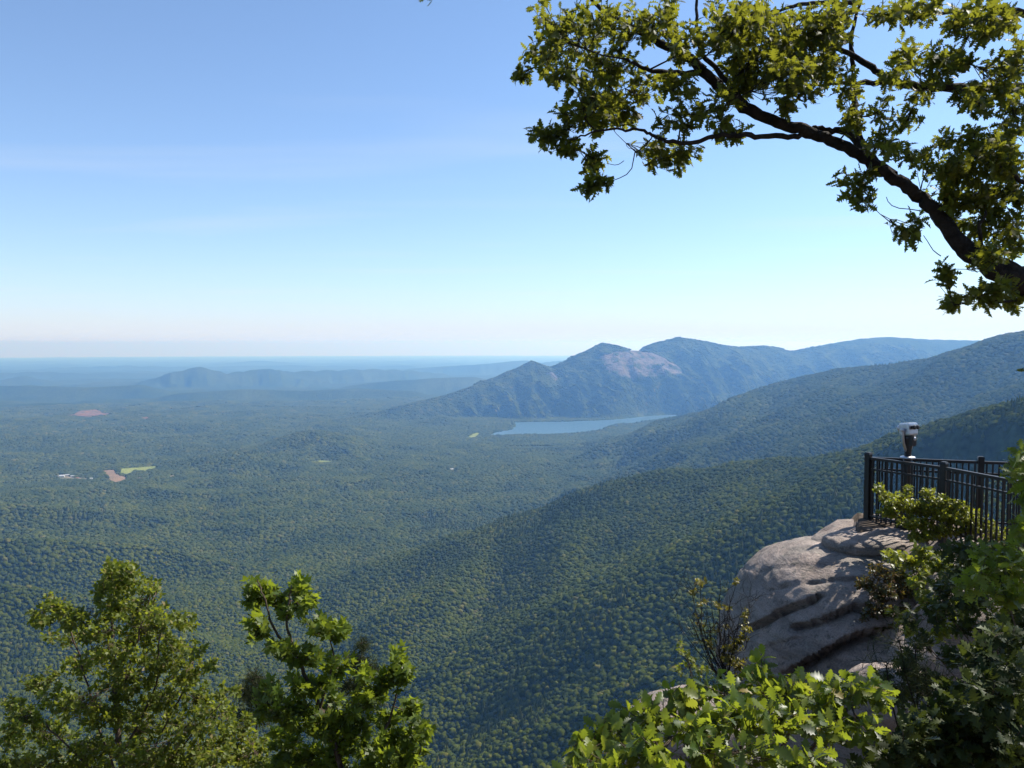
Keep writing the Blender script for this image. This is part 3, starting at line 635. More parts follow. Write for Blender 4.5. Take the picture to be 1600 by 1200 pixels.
class Plant:
    """a plant in world coordinates: limbs, fine twigs and leaves; finish() turns it into a thing with parts"""
    def __init__(s, name, base, shape, mat, bark, seed):
        s.name, s.base, s.shape, s.mat, s.bark = name, np.asarray(base, float), shape, mat, bark
        s.dens = 1.0; s.tumble = 0.42; s.wide = 1.0; s.r = np.random.default_rng(seed); s.limbs = []; s.pts = []; s.rad = []; s.tw = Soup(); s.L = []     # L: (pos, axis, normal, size)
    def limb(s, ctrl, r0, r1, part='limb', sides=9, jitter=0.006, power=1.0, wob=0.05, radii=None):
        p = smooth_path(ctrl, 6, jitter, s.r); t = np.linspace(0, 1, len(p)); rad = np.interp(t, np.linspace(0, 1, len(radii)), radii) if radii is not None else r0 + (r1 - r0) * t ** power
        s.limbs.append((part, tube(p, rad, sides, wob, s.r))); s.pts += list(p); s.rad += list(rad); return p
    def near(s, p):
        P = np.array(s.pts); d = np.linalg.norm(P - p, axis=1) + 0.35 * np.maximum(0, P[:, 2] - p[2] - 0.3); k = int(d.argmin()); return P[k], s.rad[k]
    def twig(s, a, b, r0, r1=0.0025, sag=0.08, add=True):
        a = np.asarray(a, float); b = np.asarray(b, float); l = np.linalg.norm(b - a); n = 6
        t = np.linspace(0, 1, n)[:, None]; p = a + (b - a) * t
        off = s.r.normal(size=3) * l * 0.09; off[2] -= sag * l
        p = p + np.sin(t * math.pi) * off + s.r.normal(scale=0.012 * l, size=p.shape) * (np.sin(t * math.pi))
        s.tw.add(tube(p, np.linspace(r0, r1, n), 5))
        if add: s.pts += list(p[1:]); s.rad += [max(r1, r0 * 0.6)] * (n - 1)
        return p
    def rosette(s, tip, axis, n, size, spread=0.9, droop=0.15, flat=0.6):
        axis = unit(axis); a = unit(np.cross(axis, s.r.normal(size=3))); b = np.cross(axis, a); ph = s.r.uniform(0, 6.28)
        for i in range(n):
            th = ph + i * 2.4 + s.r.normal() * 0.3; o = spread * s.r.uniform(0.6, 1.15)
            d = unit(axis * math.cos(o) + (a * math.cos(th) + b * math.sin(th)) * math.sin(o) + np.array((0, 0, -droop * s.r.uniform(0, 2))))
            nrm = unit(np.array((0, 0, 1.0)) * flat + axis * 0.35 + s.r.normal(size=3) * s.tumble)
            s.L.append((tip - axis * s.r.uniform(0, 1.3) * size, d, nrm, size * s.r.uniform(0.65, 1.15)))
    def mass(s, px, py, rx, ry, depth, dd, n, size, leaves=6, r0=0.008, spread=0.9, droop=0.15, up=0.4):
        """a leafy spray: one small branch reaching to the middle, twigs out to n tips, a rosette on each"""
        rx, ry = rx * s.wide, ry * s.wide
        c = at(px, py, depth); k = depth / F
        root, rr = s.near(c)
        p = s.twig(root, c + np.array((0, 0, 0.0)), min(r0 * 1.5, rr * 0.8), r0 * 0.6)
        for i in range(int(round(n * s.dens))):
            while True:
                q = s.r.uniform(-1, 1, 3)
                if q @ q <= 1: break
            q = q * (0.5 + 0.5 * abs(q).max() ** 0.3)
            tip = at(px + q[0] * rx, py + q[1] * ry, depth + q[2] * dd)
            st = p[s.r.integers(2, len(p))]
            w = s.twig(st, tip, r0 * 0.5, 0.0018, add=False)
            ax = unit(w[-1] - w[-3]) + np.array((0, 0, up)) * s.r.uniform(0, 1)
            s.rosette(tip, ax, leaves + int(s.r.integers(-1, 2)), size, spread, droop)
            if s.r.uniform() < 0.45 and np.linalg.norm(tip - st) > size * 2.2: s.rosette(w[3], unit(w[4] - w[2]), max(2, leaves // 2), size * 0.85, 1.15, droop)
    def finish(s, label, cat, group=None, singles=300, leaf_min=9.0):
        root = empty(s.name, s.base); tag(root, label, cat, group)
        inv = -s.base
        for part, (v, t, q) in s.limbs:
            obj(part, mesh_np(part, v + inv, t, q, True), s.bark, root)
        for i in range(len(s.tw.v)): s.tw.v[i] = s.tw.v[i] + inv
        o = s.tw.build('twigs', M_TWIG if s.bark is not M_BARK else M_BARK, root)
        if o: o['kind'] = 'stuff'
        if not s.L: return root
        P = np.array([l[0] for l in s.L]); D = np.array([l[1] for l in s.L]); Nn = np.array([l[2] for l in s.L]); S = np.array([l[3] for l in s.L])
        # how large each leaf shows in the photo
        fy = P[:, 1] * CP - P[:, 2] * SP; px = CX + F * P[:, 0] / fy; py = CY - F * (P[:, 1] * SP + P[:, 2] * CP) / fy
        ins = (px > 0) & (px < 1600) & (py > 0) & (py < 1200) & (fy > 0)
        show = np.where(ins, S / np.maximum(fy, 0.1) * F * (0.45 + 0.55 * np.abs((Nn * P).sum(1)) / np.linalg.norm(P, axis=1)), 0)
        order = np.argsort(-show); single = [i for i in order[:singles] if show[i] > leaf_min]
        shapes = s.shape if isinstance(s.shape, list) else [s.shape]; which = s.r.integers(0, len(shapes), len(S))
        lms = []
        for v0, t0, q0 in shapes:
            lm = mesh_np('leaf', v0, t0 if len(t0) else None, q0 if len(q0) else None, True); lm.materials.append(s.mat); lms.append(lm)
        for i in single:
            o = bpy.data.objects.new('leaf', lms[which[i]]); COL.objects.link(o); o.parent = root
            M = Matrix(frame(D[i], Nn[i]).tolist()).to_4x4() @ Matrix.Scale(float(S[i]), 4); M.translation = Vector((P[i] + inv).tolist()); o.matrix_local = M
        rest = np.setdiff1d(np.arange(len(S)), np.array(single, int))
        if len(rest):
            soup, tone = Soup(), []
            for w, (v0, t0, q0) in enumerate(shapes):
                rw = rest[which[rest] == w]
                if not len(rw): continue
                nv = len(v0); Vv = np.empty((len(rw), nv, 3))
                for k, i in enumerate(rw): Vv[k] = (v0 * S[i]) @ frame(D[i], Nn[i]).T + P[i] + inv
                off = (np.arange(len(rw)) * nv)[:, None, None]
                soup.add((Vv.reshape(-1, 3), (t0[None] + off).reshape(-1, 3) if len(t0) else [], (q0[None] + off).reshape(-1, 4) if len(q0) else []))
                tone.append(np.repeat(s.r.uniform(0, 1, len(rw)), nv))
            o = soup.build('crown', s.mat, root); o['kind'] = 'stuff'
            tn = o.data.attributes.new('tone', 'FLOAT', 'POINT'); tn.data.foreach_set('value', np.concatenate(tone).astype(np.float32))
        print(s.name, 'leaves', len(S), 'single', len(single))
        return root

# ------------------------------------------------------------------ rock
m_rock, t = new_mat('granite'); out = nd(t, 'ShaderNodeOutputMaterial'); p = nd(t, 'ShaderNodeBsdfPrincipled', Roughness=0.85); p.inputs['Specular IOR Level'].default_value = 0.25
g = nd(t, 'ShaderNodeNewGeometry')
mpn = nd(t, 'ShaderNodeMapping'); mpn.inputs['Rotation'].default_value = (0.1, 0.28, 0.3); mpn.inputs['Scale'].default_value = (0.5, 0.5, 2.6); t.links.new(g.outputs['Position'], mpn.inputs['Vector'])
n1 = nd(t, 'ShaderNodeTexNoise', Scale=2.3, Detail=9.0, Roughness=0.68); t.links.new(mpn.outputs[0], n1.inputs['Vector'])
n2 = nd(t, 'ShaderNodeTexNoise', Scale=1.1, Detail=6.0, Roughness=0.6); t.links.new(g.outputs['Position'], n2.inputs['Vector'])
n3 = nd(t, 'ShaderNodeTexNoise', Scale=45.0, Detail=4.0, Roughness=0.7); t.links.new(g.outputs['Position'], n3.inputs['Vector'])
c = ramp(t, n1.outputs['Fac'], [(0.25, (0.10, 0.080, 0.066)), (0.45, (0.25, 0.198, 0.168)), (0.6, (0.35, 0.28, 0.24)), (0.8, (0.43, 0.355, 0.31))])
c = mixc(t, ramp(t, n2.outputs['Fac'], [(0.45, (0, 0, 0)), (0.7, (0.75, 0.75, 0.75))]), c, (0.17, 0.165, 0.145))
c = mixc(t, 1.0, c, ramp(t, n3.outputs['Fac'], [(0.3, (0.62, 0.62, 0.62)), (0.7, (1.25, 1.25, 1.25))]), 'MULTIPLY')
n6 = nd(t, 'ShaderNodeTexNoise', Scale=7.0, Detail=7.0, Roughness=0.75); t.links.new(g.outputs['Position'], n6.inputs['Vector'])
c = mixc(t, ramp(t, n6.outputs['Fac'], [(0.55, (0, 0, 0)), (0.63, (0.8, 0.8, 0.8))]), c, (0.085, 0.080, 0.070))
n7 = nd(t, 'ShaderNodeTexNoise', Scale=15.0, Detail=5.0, Roughness=0.7); t.links.new(mpn.outputs[0], n7.inputs['Vector'])
c = mixc(t, ramp(t, n7.outputs['Fac'], [(0.60, (0, 0, 0)), (0.68, (0.7, 0.7, 0.7))]), c, (0.30, 0.31, 0.25))
t.links.new(c, p.inputs['Base Color'])
bp = nd(t, 'ShaderNodeBump', Strength=1.0, Distance=0.10); t.links.new(n1.outputs['Fac'], bp.inputs['Height'])
bp2 = nd(t, 'ShaderNodeBump', Strength=0.8, Distance=0.014); t.links.new(n3.outputs['Fac'], bp2.inputs['Height']); t.links.new(bp.outputs[0], bp2.inputs['Normal'])
t.links.new(bp2.outputs[0], p.inputs['Normal']); t.links.new(p.outputs[0], out.inputs['Surface'])

def boulder(name, c, rad, label, seed, sub=5, power=2.6, rough=0.06, cracks=(), tilt=(0, 0, 0), strata=0.03, group=None, lump=0.3):
    bm = bmesh.new(); bmesh.ops.create_icosphere(bm, subdivisions=sub, radius=1.0)
    v = np.array([q.co[:] for q in bm.verts]); f = np.array([[q.index for q in fc.verts] for fc in bm.faces]); bm.free()
    r = np.random.default_rng(seed); s = r.uniform(0, 60, 3)
    n = v / np.linalg.norm(v, axis=1)[:, None]
    k = (np.abs(n) ** power).sum(1) ** (-1 / power)
    P = n * k[:, None] * np.array(rad)
    m = min(rad)
    P = P + n * (m * lump * fbm3(P + s, m * 1.6, 3))[:, None] + n * (m * rough * fbm3(P + s + 5, m * 0.4, 4, 0.6))[:, None]
    R = np.array(Matrix.Rotation(tilt[0], 3, 'X') @ Matrix.Rotation(tilt[1], 3, 'Y') @ Matrix.Rotation(tilt[2], 3, 'Z'))
    # bedding: thin ledges following tilted layers
    h = P @ unit((-0.25, 0.30, 1.0)) + 0.06 * m * fbm3(P + s + 11, m * 0.8, 3)
    lay = h / (0.17 * m); fr = lay - np.floor(lay); amp = 0.5 + 0.5 * noise3(np.stack([np.floor(lay) * 3.7, P[:, 0] * 1.3, P[:, 1] * 1.3], -1))
    P = P - n * (strata * amp * (np.clip(1 - fr * 2.5, 0, 1) ** 2))[:, None]
    P = P + n * (0.018 * fbm3(P * np.array((0.6, 0.6, 2.2)) + s + 21, 0.22, 4, 0.6))[:, None]
    W = P @ R.T + np.asarray(c)
    if len(cracks):
        fy = W[:, 1] * CP - W[:, 2] * SP; px = CX + F * W[:, 0] / fy; py = CY - F * (W[:, 1] * SP + W[:, 2] * CP) / fy
        front = (n @ R.T)[:, 1] < 0.55
        for line, depth, w in cracks:
            line = np.array(line, float); o = np.argsort(line[:, 0]); line = line[o]
            yc = np.interp(px, line[:, 0], line[:, 1]) + 2.2 * noise2(px, py * 0.2, 34.0, seed)
            e = sstep(line[0, 0] - 10, line[0, 0] + 14, px) * (1 - sstep(line[-1, 0] - 14, line[-1, 0] + 10, px))
            t_ = py - yc
            g_ = np.where(t_ > 0, 0.5 * np.exp(-t_ / (w * 2.2)) + 0.5 * np.clip(1 - t_ / (w * 0.55), 0, 1), np.clip(1 + t_ / 1.6, 0, 1)) * e * front
            W = W - n @ R.T * (depth * 0.8 * g_)[:, None] + np.array((0, 0.45, 0)) * (depth * g_)[:, None]
    me = mesh_np(name, W - np.asarray(c), tris=f, smooth=True)
    o = obj(name, me, m_rock, loc=tuple(float(q) for q in c)); return tag(o, label, 'rock', group)

CR = [([(1160, 983), (1185, 972), (1212, 958), (1245, 944), (1285, 927)], 0.24, 16),
      ([(1236, 978), (1262, 972), (1295, 962), (1332, 946), (1362, 944)], 0.24, 18),
      ([(1226, 1052), (1262, 1030), (1290, 1014), (1322, 996), (1352, 984), (1390, 980)], 0.42, 34),
      ([(1262, 912), (1290, 906), (1322, 904), (1360, 902)], 0.07, 9), ([(1205, 921), (1224, 916), (1244, 910)], 0.07, 8),
      ([(1180, 893), (1240, 884), (1300, 880), (1350, 882)], 0.022, 7), ([(1190, 1010), (1230, 1000), (1270, 990)], 0.04, 9)]
boulder('boulder', at(1308, 1075, 13.2), (1.74, 3.0, 2.36), 'big rounded pinkish granite outcrop with slanting cracks below the railing', 3, 7, 2.15, 0.03, CR, strata=0.035, lump=0.08)
boulder('rock_ledge', at(1400, 905, 13.25), (1.45, 0.95, 0.83), 'layered flat granite ledge under the corner post of the railing', 8, 5, 3.0, 0.10, strata=0.09)
boulder('rock_ledge', at(1350, 850, 12.9), (0.60, 0.5, 0.15), 'thin stepped slab of rock lying on top of the rounded outcrop', 12, 4, 2.6, 0.14, strata=0.05)
boulder('boulder', at(1462, 1040, 10.2), (0.55, 0.55, 0.36), 'dappled rock behind the dark pine sprig', 14, 4, 2.4, 0.12)
boulder('boulder', at(1395, 1092, 9.6), (0.55, 0.6, 0.36), 'low shaded rock at the foot of the big outcrop', 15, 4, 2.4, 0.12)
boulder('boulder', at(1535, 985, 10.4), (0.75, 0.7, 0.48), 'pale rock in broken shade behind the leaves at the right edge', 16, 4, 2.4, 0.12)
boulder('boulder', at(1465, 925, 11.6), (0.55, 0.5, 0.42), 'small sunlit rock right of the rust-coloured bush', 17, 4, 2.4, 0.12)
boulder('boulder', at(1075, 1200, 6.4), (0.52, 0.55, 0.60), 'weathered rock shoulder showing just above the bright oak shrub', 18, 5, 2.4, 0.10)

# ------------------------------------------------------------------ railing
m_iron, t = new_mat('black_painted_iron'); out = nd(t, 'ShaderNodeOutputMaterial'); p = nd(t, 'ShaderNodeBsdfPrincipled', Roughness=0.45); p.inputs['Specular IOR Level'].default_value = 0.4
g = nd(t, 'ShaderNodeNewGeometry'); n = nd(t, 'ShaderNodeTexNoise', Scale=14.0, Detail=6.0); t.links.new(g.outputs['Position'], n.inputs['Vector'])
t.links.new(ramp(t, n.outputs['Fac'], [(0.4, (0.006, 0.006, 0.006)), (0.75, (0.018, 0.014, 0.013))]), p.inputs['Base Color']); t.links.new(p.outputs[0], out.inputs['Surface'])
def box_me(name, sx, sy, sz, bev=0.004):
    bm = bmesh.new(); bmesh.ops.create_cube(bm, size=1.0); bmesh.ops.scale(bm, vec=(sx, sy, sz), verts=bm.verts)
    if bev: bmesh.ops.bevel(bm, geom=bm.edges[:], offset=bev, segments=2, affect='EDGES', profile=0.7)
    me = bpy.data.meshes.new(name); bm.to_mesh(me); bm.free(); return me
RZ = -1.855; BASE = -2.93
C0 = np.array((5.856, 13.5)); N1 = np.array((6.53, 12.41)); N2 = np.array((6.93, 10.95)); N3 = np.array((7.25, 9.6)); B1 = np.array((7.42, 13.0)); B2 = np.array((9.0, 12.55))
rail_t = empty('railing', (C0[0], C0[1], BASE)); tag(rail_t, 'black iron picket railing with posts on the rock edge', 'railing')
RB = np.array((C0[0], C0[1], BASE))
post_me = box_me('post', 0.088, 0.088, RZ - BASE + 0.30, 0.006); post_me.materials.append(m_iron)
pick_me = box_me('picket', 0.024, 0.024, RZ - BASE - 0.02, 0.003); pick_me.materials.append(m_iron)
capb = bmesh.new(); bmesh.ops.create_cube(capb, size=1.0); bmesh.ops.scale(capb, vec=(0.106, 0.106, 0.034), verts=capb.verts)
for vv in capb.verts:
    if vv.co.z > 0: vv.co.x *= 0.7; vv.co.y *= 0.7
bmesh.ops.bevel(capb, geom=capb.edges[:], offset=0.004, segments=2, affect='EDGES'); cap_me = bpy.data.meshes.new('post_cap'); capb.to_mesh(cap_me); capb.free(); cap_me.materials.append(m_iron)
def put(name, me, loc, rz=0.0, parent=None):
    o = bpy.data.objects.new(name, me); COL.objects.link(o); o.parent = parent or rail_t; o.location = [float(q) for q in (np.asarray(loc) - RB)]; o.rotation_euler = (0, 0, rz); return o
runs = [(C0, N1), (N1, N2), (N2, N3), (C0, B1), (B1, B2)]
done = []
for a, b in runs:
    d = b - a; l = float(np.linalg.norm(d)); rz = math.atan2(d[1], d[0])
    for q in (a, b):
        if not any(np.linalg.norm(q - w) < 0.01 for w in done):
            done.append(q); po = put('post', post_me, (q[0], q[1], (RZ + BASE - 0.30) / 2 + 0.045), rz)
            cp = bpy.data.objects.new('post_cap', cap_me); COL.objects.link(cp); cp.parent = po; cp.location = (0, 0, (RZ - BASE + 0.30) / 2 + 0.013)
    for zz, w, hgt in ((RZ - 0.022, 0.052, 0.044), (RZ - 0.20, 0.036, 0.032), (BASE + 0.10, 0.036, 0.032)):
        me = box_me('rail', l - 0.08, w, hgt, 0.004); me.materials.append(m_iron)
        put('rail', me, ((a[0] + b[0]) / 2, (a[1] + b[1]) / 2, zz), rz)
    n = max(4, round((l - 0.08) / 0.088))
    for k in range(n):
        u = 0.04 + (l - 0.08) * (k + 0.5) / n
        put('picket', pick_me, (a[0] + d[0] / l * u, a[1] + d[1] / l * u, (RZ - 0.050 + BASE + 0.06) / 2 + 0.0), rz)

# ------------------------------------------------------------------ coin-operated viewer on the overlook
def metal(name, col, rough, met=1.0):
    m, t = new_mat(name); out = nd(t, 'ShaderNodeOutputMaterial'); p = nd(t, 'ShaderNodeBsdfPrincipled', Metallic=met)
    g = nd(t, 'ShaderNodeNewGeometry'); n = nd(t, 'ShaderNodeTexNoise', Scale=22.0, Detail=5.0); t.links.new(g.outputs['Position'], n.inputs['Vector'])
    t.links.new(ramp(t, n.outputs['Fac'], [(0.3, tuple(c * 0.75 for c in col)), (0.7, col)]), p.inputs['Base Color']); p.inputs['Roughness'].default_value = rough
    t.links.new(p.outputs[0], out.inputs['Surface']); return m
M_SILVER = metal('cast_aluminium', (0.55, 0.56, 0.60), 0.4); M_DARK = metal('dark_enamel', (0.02, 0.018, 0.02), 0.4, 0.0); M_LENS = metal('lens_glass', (0.02, 0.02, 0.03), 0.05, 0.0)
VB = np.array((6.30, 13.08, BASE)); vw = empty('coin_viewer', VB); tag(vw, 'silver coin-operated tower viewer on a dark pedestal behind the railing', 'viewer')
vw.rotation_euler = (0, 0, math.radians(24)); vw.scale = (0.88, 0.88, 1.0)
def lathe(prof, sides=24):
    V, Q = [], []
    for r_, z_ in prof:
        for k in range(sides): a = k * 2 * math.pi / sides; V.append((r_ * math.cos(a), r_ * math.sin(a), z_))
    for i in range(len(prof) - 1):
        for k in range(sides): Q.append((i * sides + k, i * sides + (k + 1) % sides, (i + 1) * sides + (k + 1) % sides, (i + 1) * sides + k))
    n = len(V); V += [(0, 0, prof[0][1]), (0, 0, prof[-1][1])]; T = []
    for k in range(sides): T += [(n, (k + 1) % sides, k), (n + 1, (len(prof) - 1) * sides + k, (len(prof) - 1) * sides + (k + 1) % sides)]
    return np.array(V, float), np.array(T), np.array(Q)
def lat(name, prof, mat, parent, loc=(0, 0, 0), rot=(0, 0, 0), sides=24):
    v, t_, q_ = lathe(prof, sides); o = obj(name, mesh_np(name, v, t_, q_, True), mat, parent, loc); o.rotation_euler = rot; return o
lat('pedestal', [(0.17, 0.0), (0.17, 0.03), (0.10, 0.06), (0.075, 0.14), (0.062, 0.5), (0.062, 0.98), (0.075, 1.04), (0.075, 1.10)], M_DARK, vw)
lat('collar', [(0.05, 1.10), (0.125, 1.105), (0.13, 1.12), (0.125, 1.135), (0.05, 1.145)], M_SILVER, vw)
lat('neck', [(0.058, 1.14), (0.06, 1.22), (0.075, 1.32), (0.09, 1.42), (0.095, 1.48)], M_DARK, vw)
for sgn in (-1, 1):
    p_ = smooth_path([(sgn * 0.05, 0.0, 1.22), (sgn * 0.10, 0.0, 1.33), (sgn * 0.128, 0.0, 1.44), (sgn * 0.132, 0, 1.56)], 4)
    v_, t_, q_ = tube(p_, np.array([0.014] + [0.026] * (len(p_) - 2) + [0.03]), 10); obj('yoke_arm', mesh_np('yoke_arm', v_, t_, q_, True), M_SILVER, vw)
    lat('pivot_knob', [(0.0, -0.012), (0.03, -0.012), (0.034, 0.0), (0.03, 0.014), (0.012, 0.02)], M_SILVER, vw, (sgn * 0.158, 0, 1.565), (0, sgn * math.pi / 2, 0), 14)
hd_me = box_me('head', 0.23, 0.22, 0.20, 0.03); hd = obj('head', hd_me, M_SILVER, vw, (0, 0, 1.575)); hd.rotation_euler = (math.radians(-6), 0, 0)
for sgn in (-1, 1):
    lat('lens_hood', [(0.036, 0.0), (0.045, 0.03), (0.047, 0.055), (0.040, 0.056), (0.036, 0.03)], M_SILVER, hd, (sgn * 0.056, 0.105, 0.02), (-math.pi / 2, 0, 0), 18)
    lat('eyepiece', [(0.026, 0.0), (0.026, 0.045), (0.034, 0.05), (0.034, 0.075), (0.02, 0.078)], M_DARK, hd, (sgn * 0.042, -0.105, 0.025), (math.pi / 2, 0, 0), 16)
cb = obj('coin_box', box_me('coin_box', 0.11, 0.085, 0.16, 0.012), M_DARK, vw, (0, -0.095, 1.40)); 
lat('coin_slot_plate', [(0.0, 0.0), (0.032, 0.0), (0.032, 0.008), (0.02, 0.012)], M_SILVER, cb, (0, -0.043, 0.03), (math.pi / 2, 0, 0), 16)
# ------------------------------------------------------------------ the plants of the overlook
def base_at(x, y): return (x, y, float(height2(np.array([float(x)]), np.array([float(y)]))[0]))
DZ, K = 8.0, 0.86
def A(*pts, d=DZ): return [at(px, py, (d + (dd[0] if dd else 0)) * K) for px, py, *dd in pts]
def W(*p): return np.array(p) * K

# the big oak that leans in from the right
tb = base_at(6.7 * K, 8.5 * K)
oak = Plant('oak_tree', tb, OAK, M_OAK, M_BARK, 101); oak.dens = 3.1; oak.wide = 1.22; oak.tumble = 0.6
oak.limb([tb, W(6.75, 8.5, -2.0), W(6.6, 8.45, -0.4), W(6.5, 8.3, 1.2), W(6.7, 8.5, 3.2), W(6.9, 8.7, 5.0)], 0.25, 0.08, 'trunk', 14)
P1 = [W(6.52, 8.35, 0.55), W(5.75, 8.2, 0.78)] + A((1640, 448), (1600, 440), (1545, 412), (1495, 375), (1460, 328), (1425, 298), (1385, 270), (1340, 240), (1290, 215), (1240, 198), (1190, 180), (1150, 160), (1120, 132), (1090, 100), (1050, 75), (1000, 50, 0.2), (950, 22, 0.3), (900, -25, 0.4), (820, -75, 0.5), (740, -75, 0.6), (690, -45, 0.6))
oak.limb(P1, 0.20, 0.012, 'limb', 12, 0.008, 0.55, 0.035, [w * 0.82 for w in [.17, .16, .15, .14, .115, .085, .068, .062, .058, .056, .056, .056, .056, .054, .052, .05, .042, .034, .026, .018, .012, .009, .006]])
oak.limb(A((1150, 158), (1110, 120), (1095, 112), (1040, 114, -0.2), (1005, 105, -0.3), (975, 92, -0.4)), 0.0380, 0.0091)
oak.limb(A((1170, 170), (1130, 120, 0.2), (1095, 80, 0.3), (1090, 40, 0.4), (1088, -10, 0.4)), 0.0266, 0.0122)
oak.limb(A((1275, 210), (1240, 213), (1180, 213, -0.2), (1130, 212, -0.3), (1080, 222, -0.4), (1040, 220, -0.5), (1015, 208, -0.5), (985, 202, -0.5), (940, 205, -0.5), (890, 218, -0.5)), 0.0258, 0.0061)
oak.limb(A((1350, 247), (1342, 225, 0.2), (1320, 205, 0.3), (1290, 204, 0.3), (1270, 200, 0.3)), 0.0380, 0.0213)
oak.limb(A((1395, 275), (1350, 235, 0.3), (1338, 190, 0.4), (1335, 150, 0.5), (1332, 110, 0.6)), 0.0456, 0.0152)
oak.limb([W(6.6, 8.5, 2.4)] + A((1700, 180, 0.6), (1640, 150, 0.6), (1590, 138, 0.6), (1520, 138, 0.5), (1455, 137, 0.4), (1400, 128, 0.4), (1370, 110, 0.5), (1325, 82, 0.5), (1280, 70, 0.5), (1240, 70, 0.6)), 0.0646, 0.0137)
oak.limb(A((1400, 130, 0.4), (1330, 130, 0.3), (1285, 132, 0.2), (1240, 145, 0.1), (1215, 160)), 0.0228, 0.0061)
oak.limb([W(6.7, 8.5, 3.1)] + A((1650, 40, 0.9), (1600, 20, 0.9), (1540, 12, 0.8), (1470, 20, 0.8), (1400, 30, 0.8)), 0.0456, 0.0076)
oak.limb(A((1340, 5, 0.4), (1270, 5, 0.4), (1225, 14, 0.4), (1180, 26, 0.4)), 0.0228, 0.0091)
oak.limb(A((1332, 110, 0.6), (1330, 60, 0.6), (1345, 0, 0.6), (1360, -40, 0.6)), 0.0213, 0.0076)
oak.limb(A((1640, 300, -0.4), (1600, 285, -0.4), (1560, 260, -0.5), (1520, 245, -0.5), (1490, 235, -0.5)), 0.0228, 0.0061)
oak.limb([W(5.75, 8.2, 0.8)] + A((1640, 300, -0.4)), 0.0342, 0.0228)
oak.limb(A((1545, 412), (1530, 370, -0.3), (1540, 330, -0.4)), 0.0228, 0.0091)
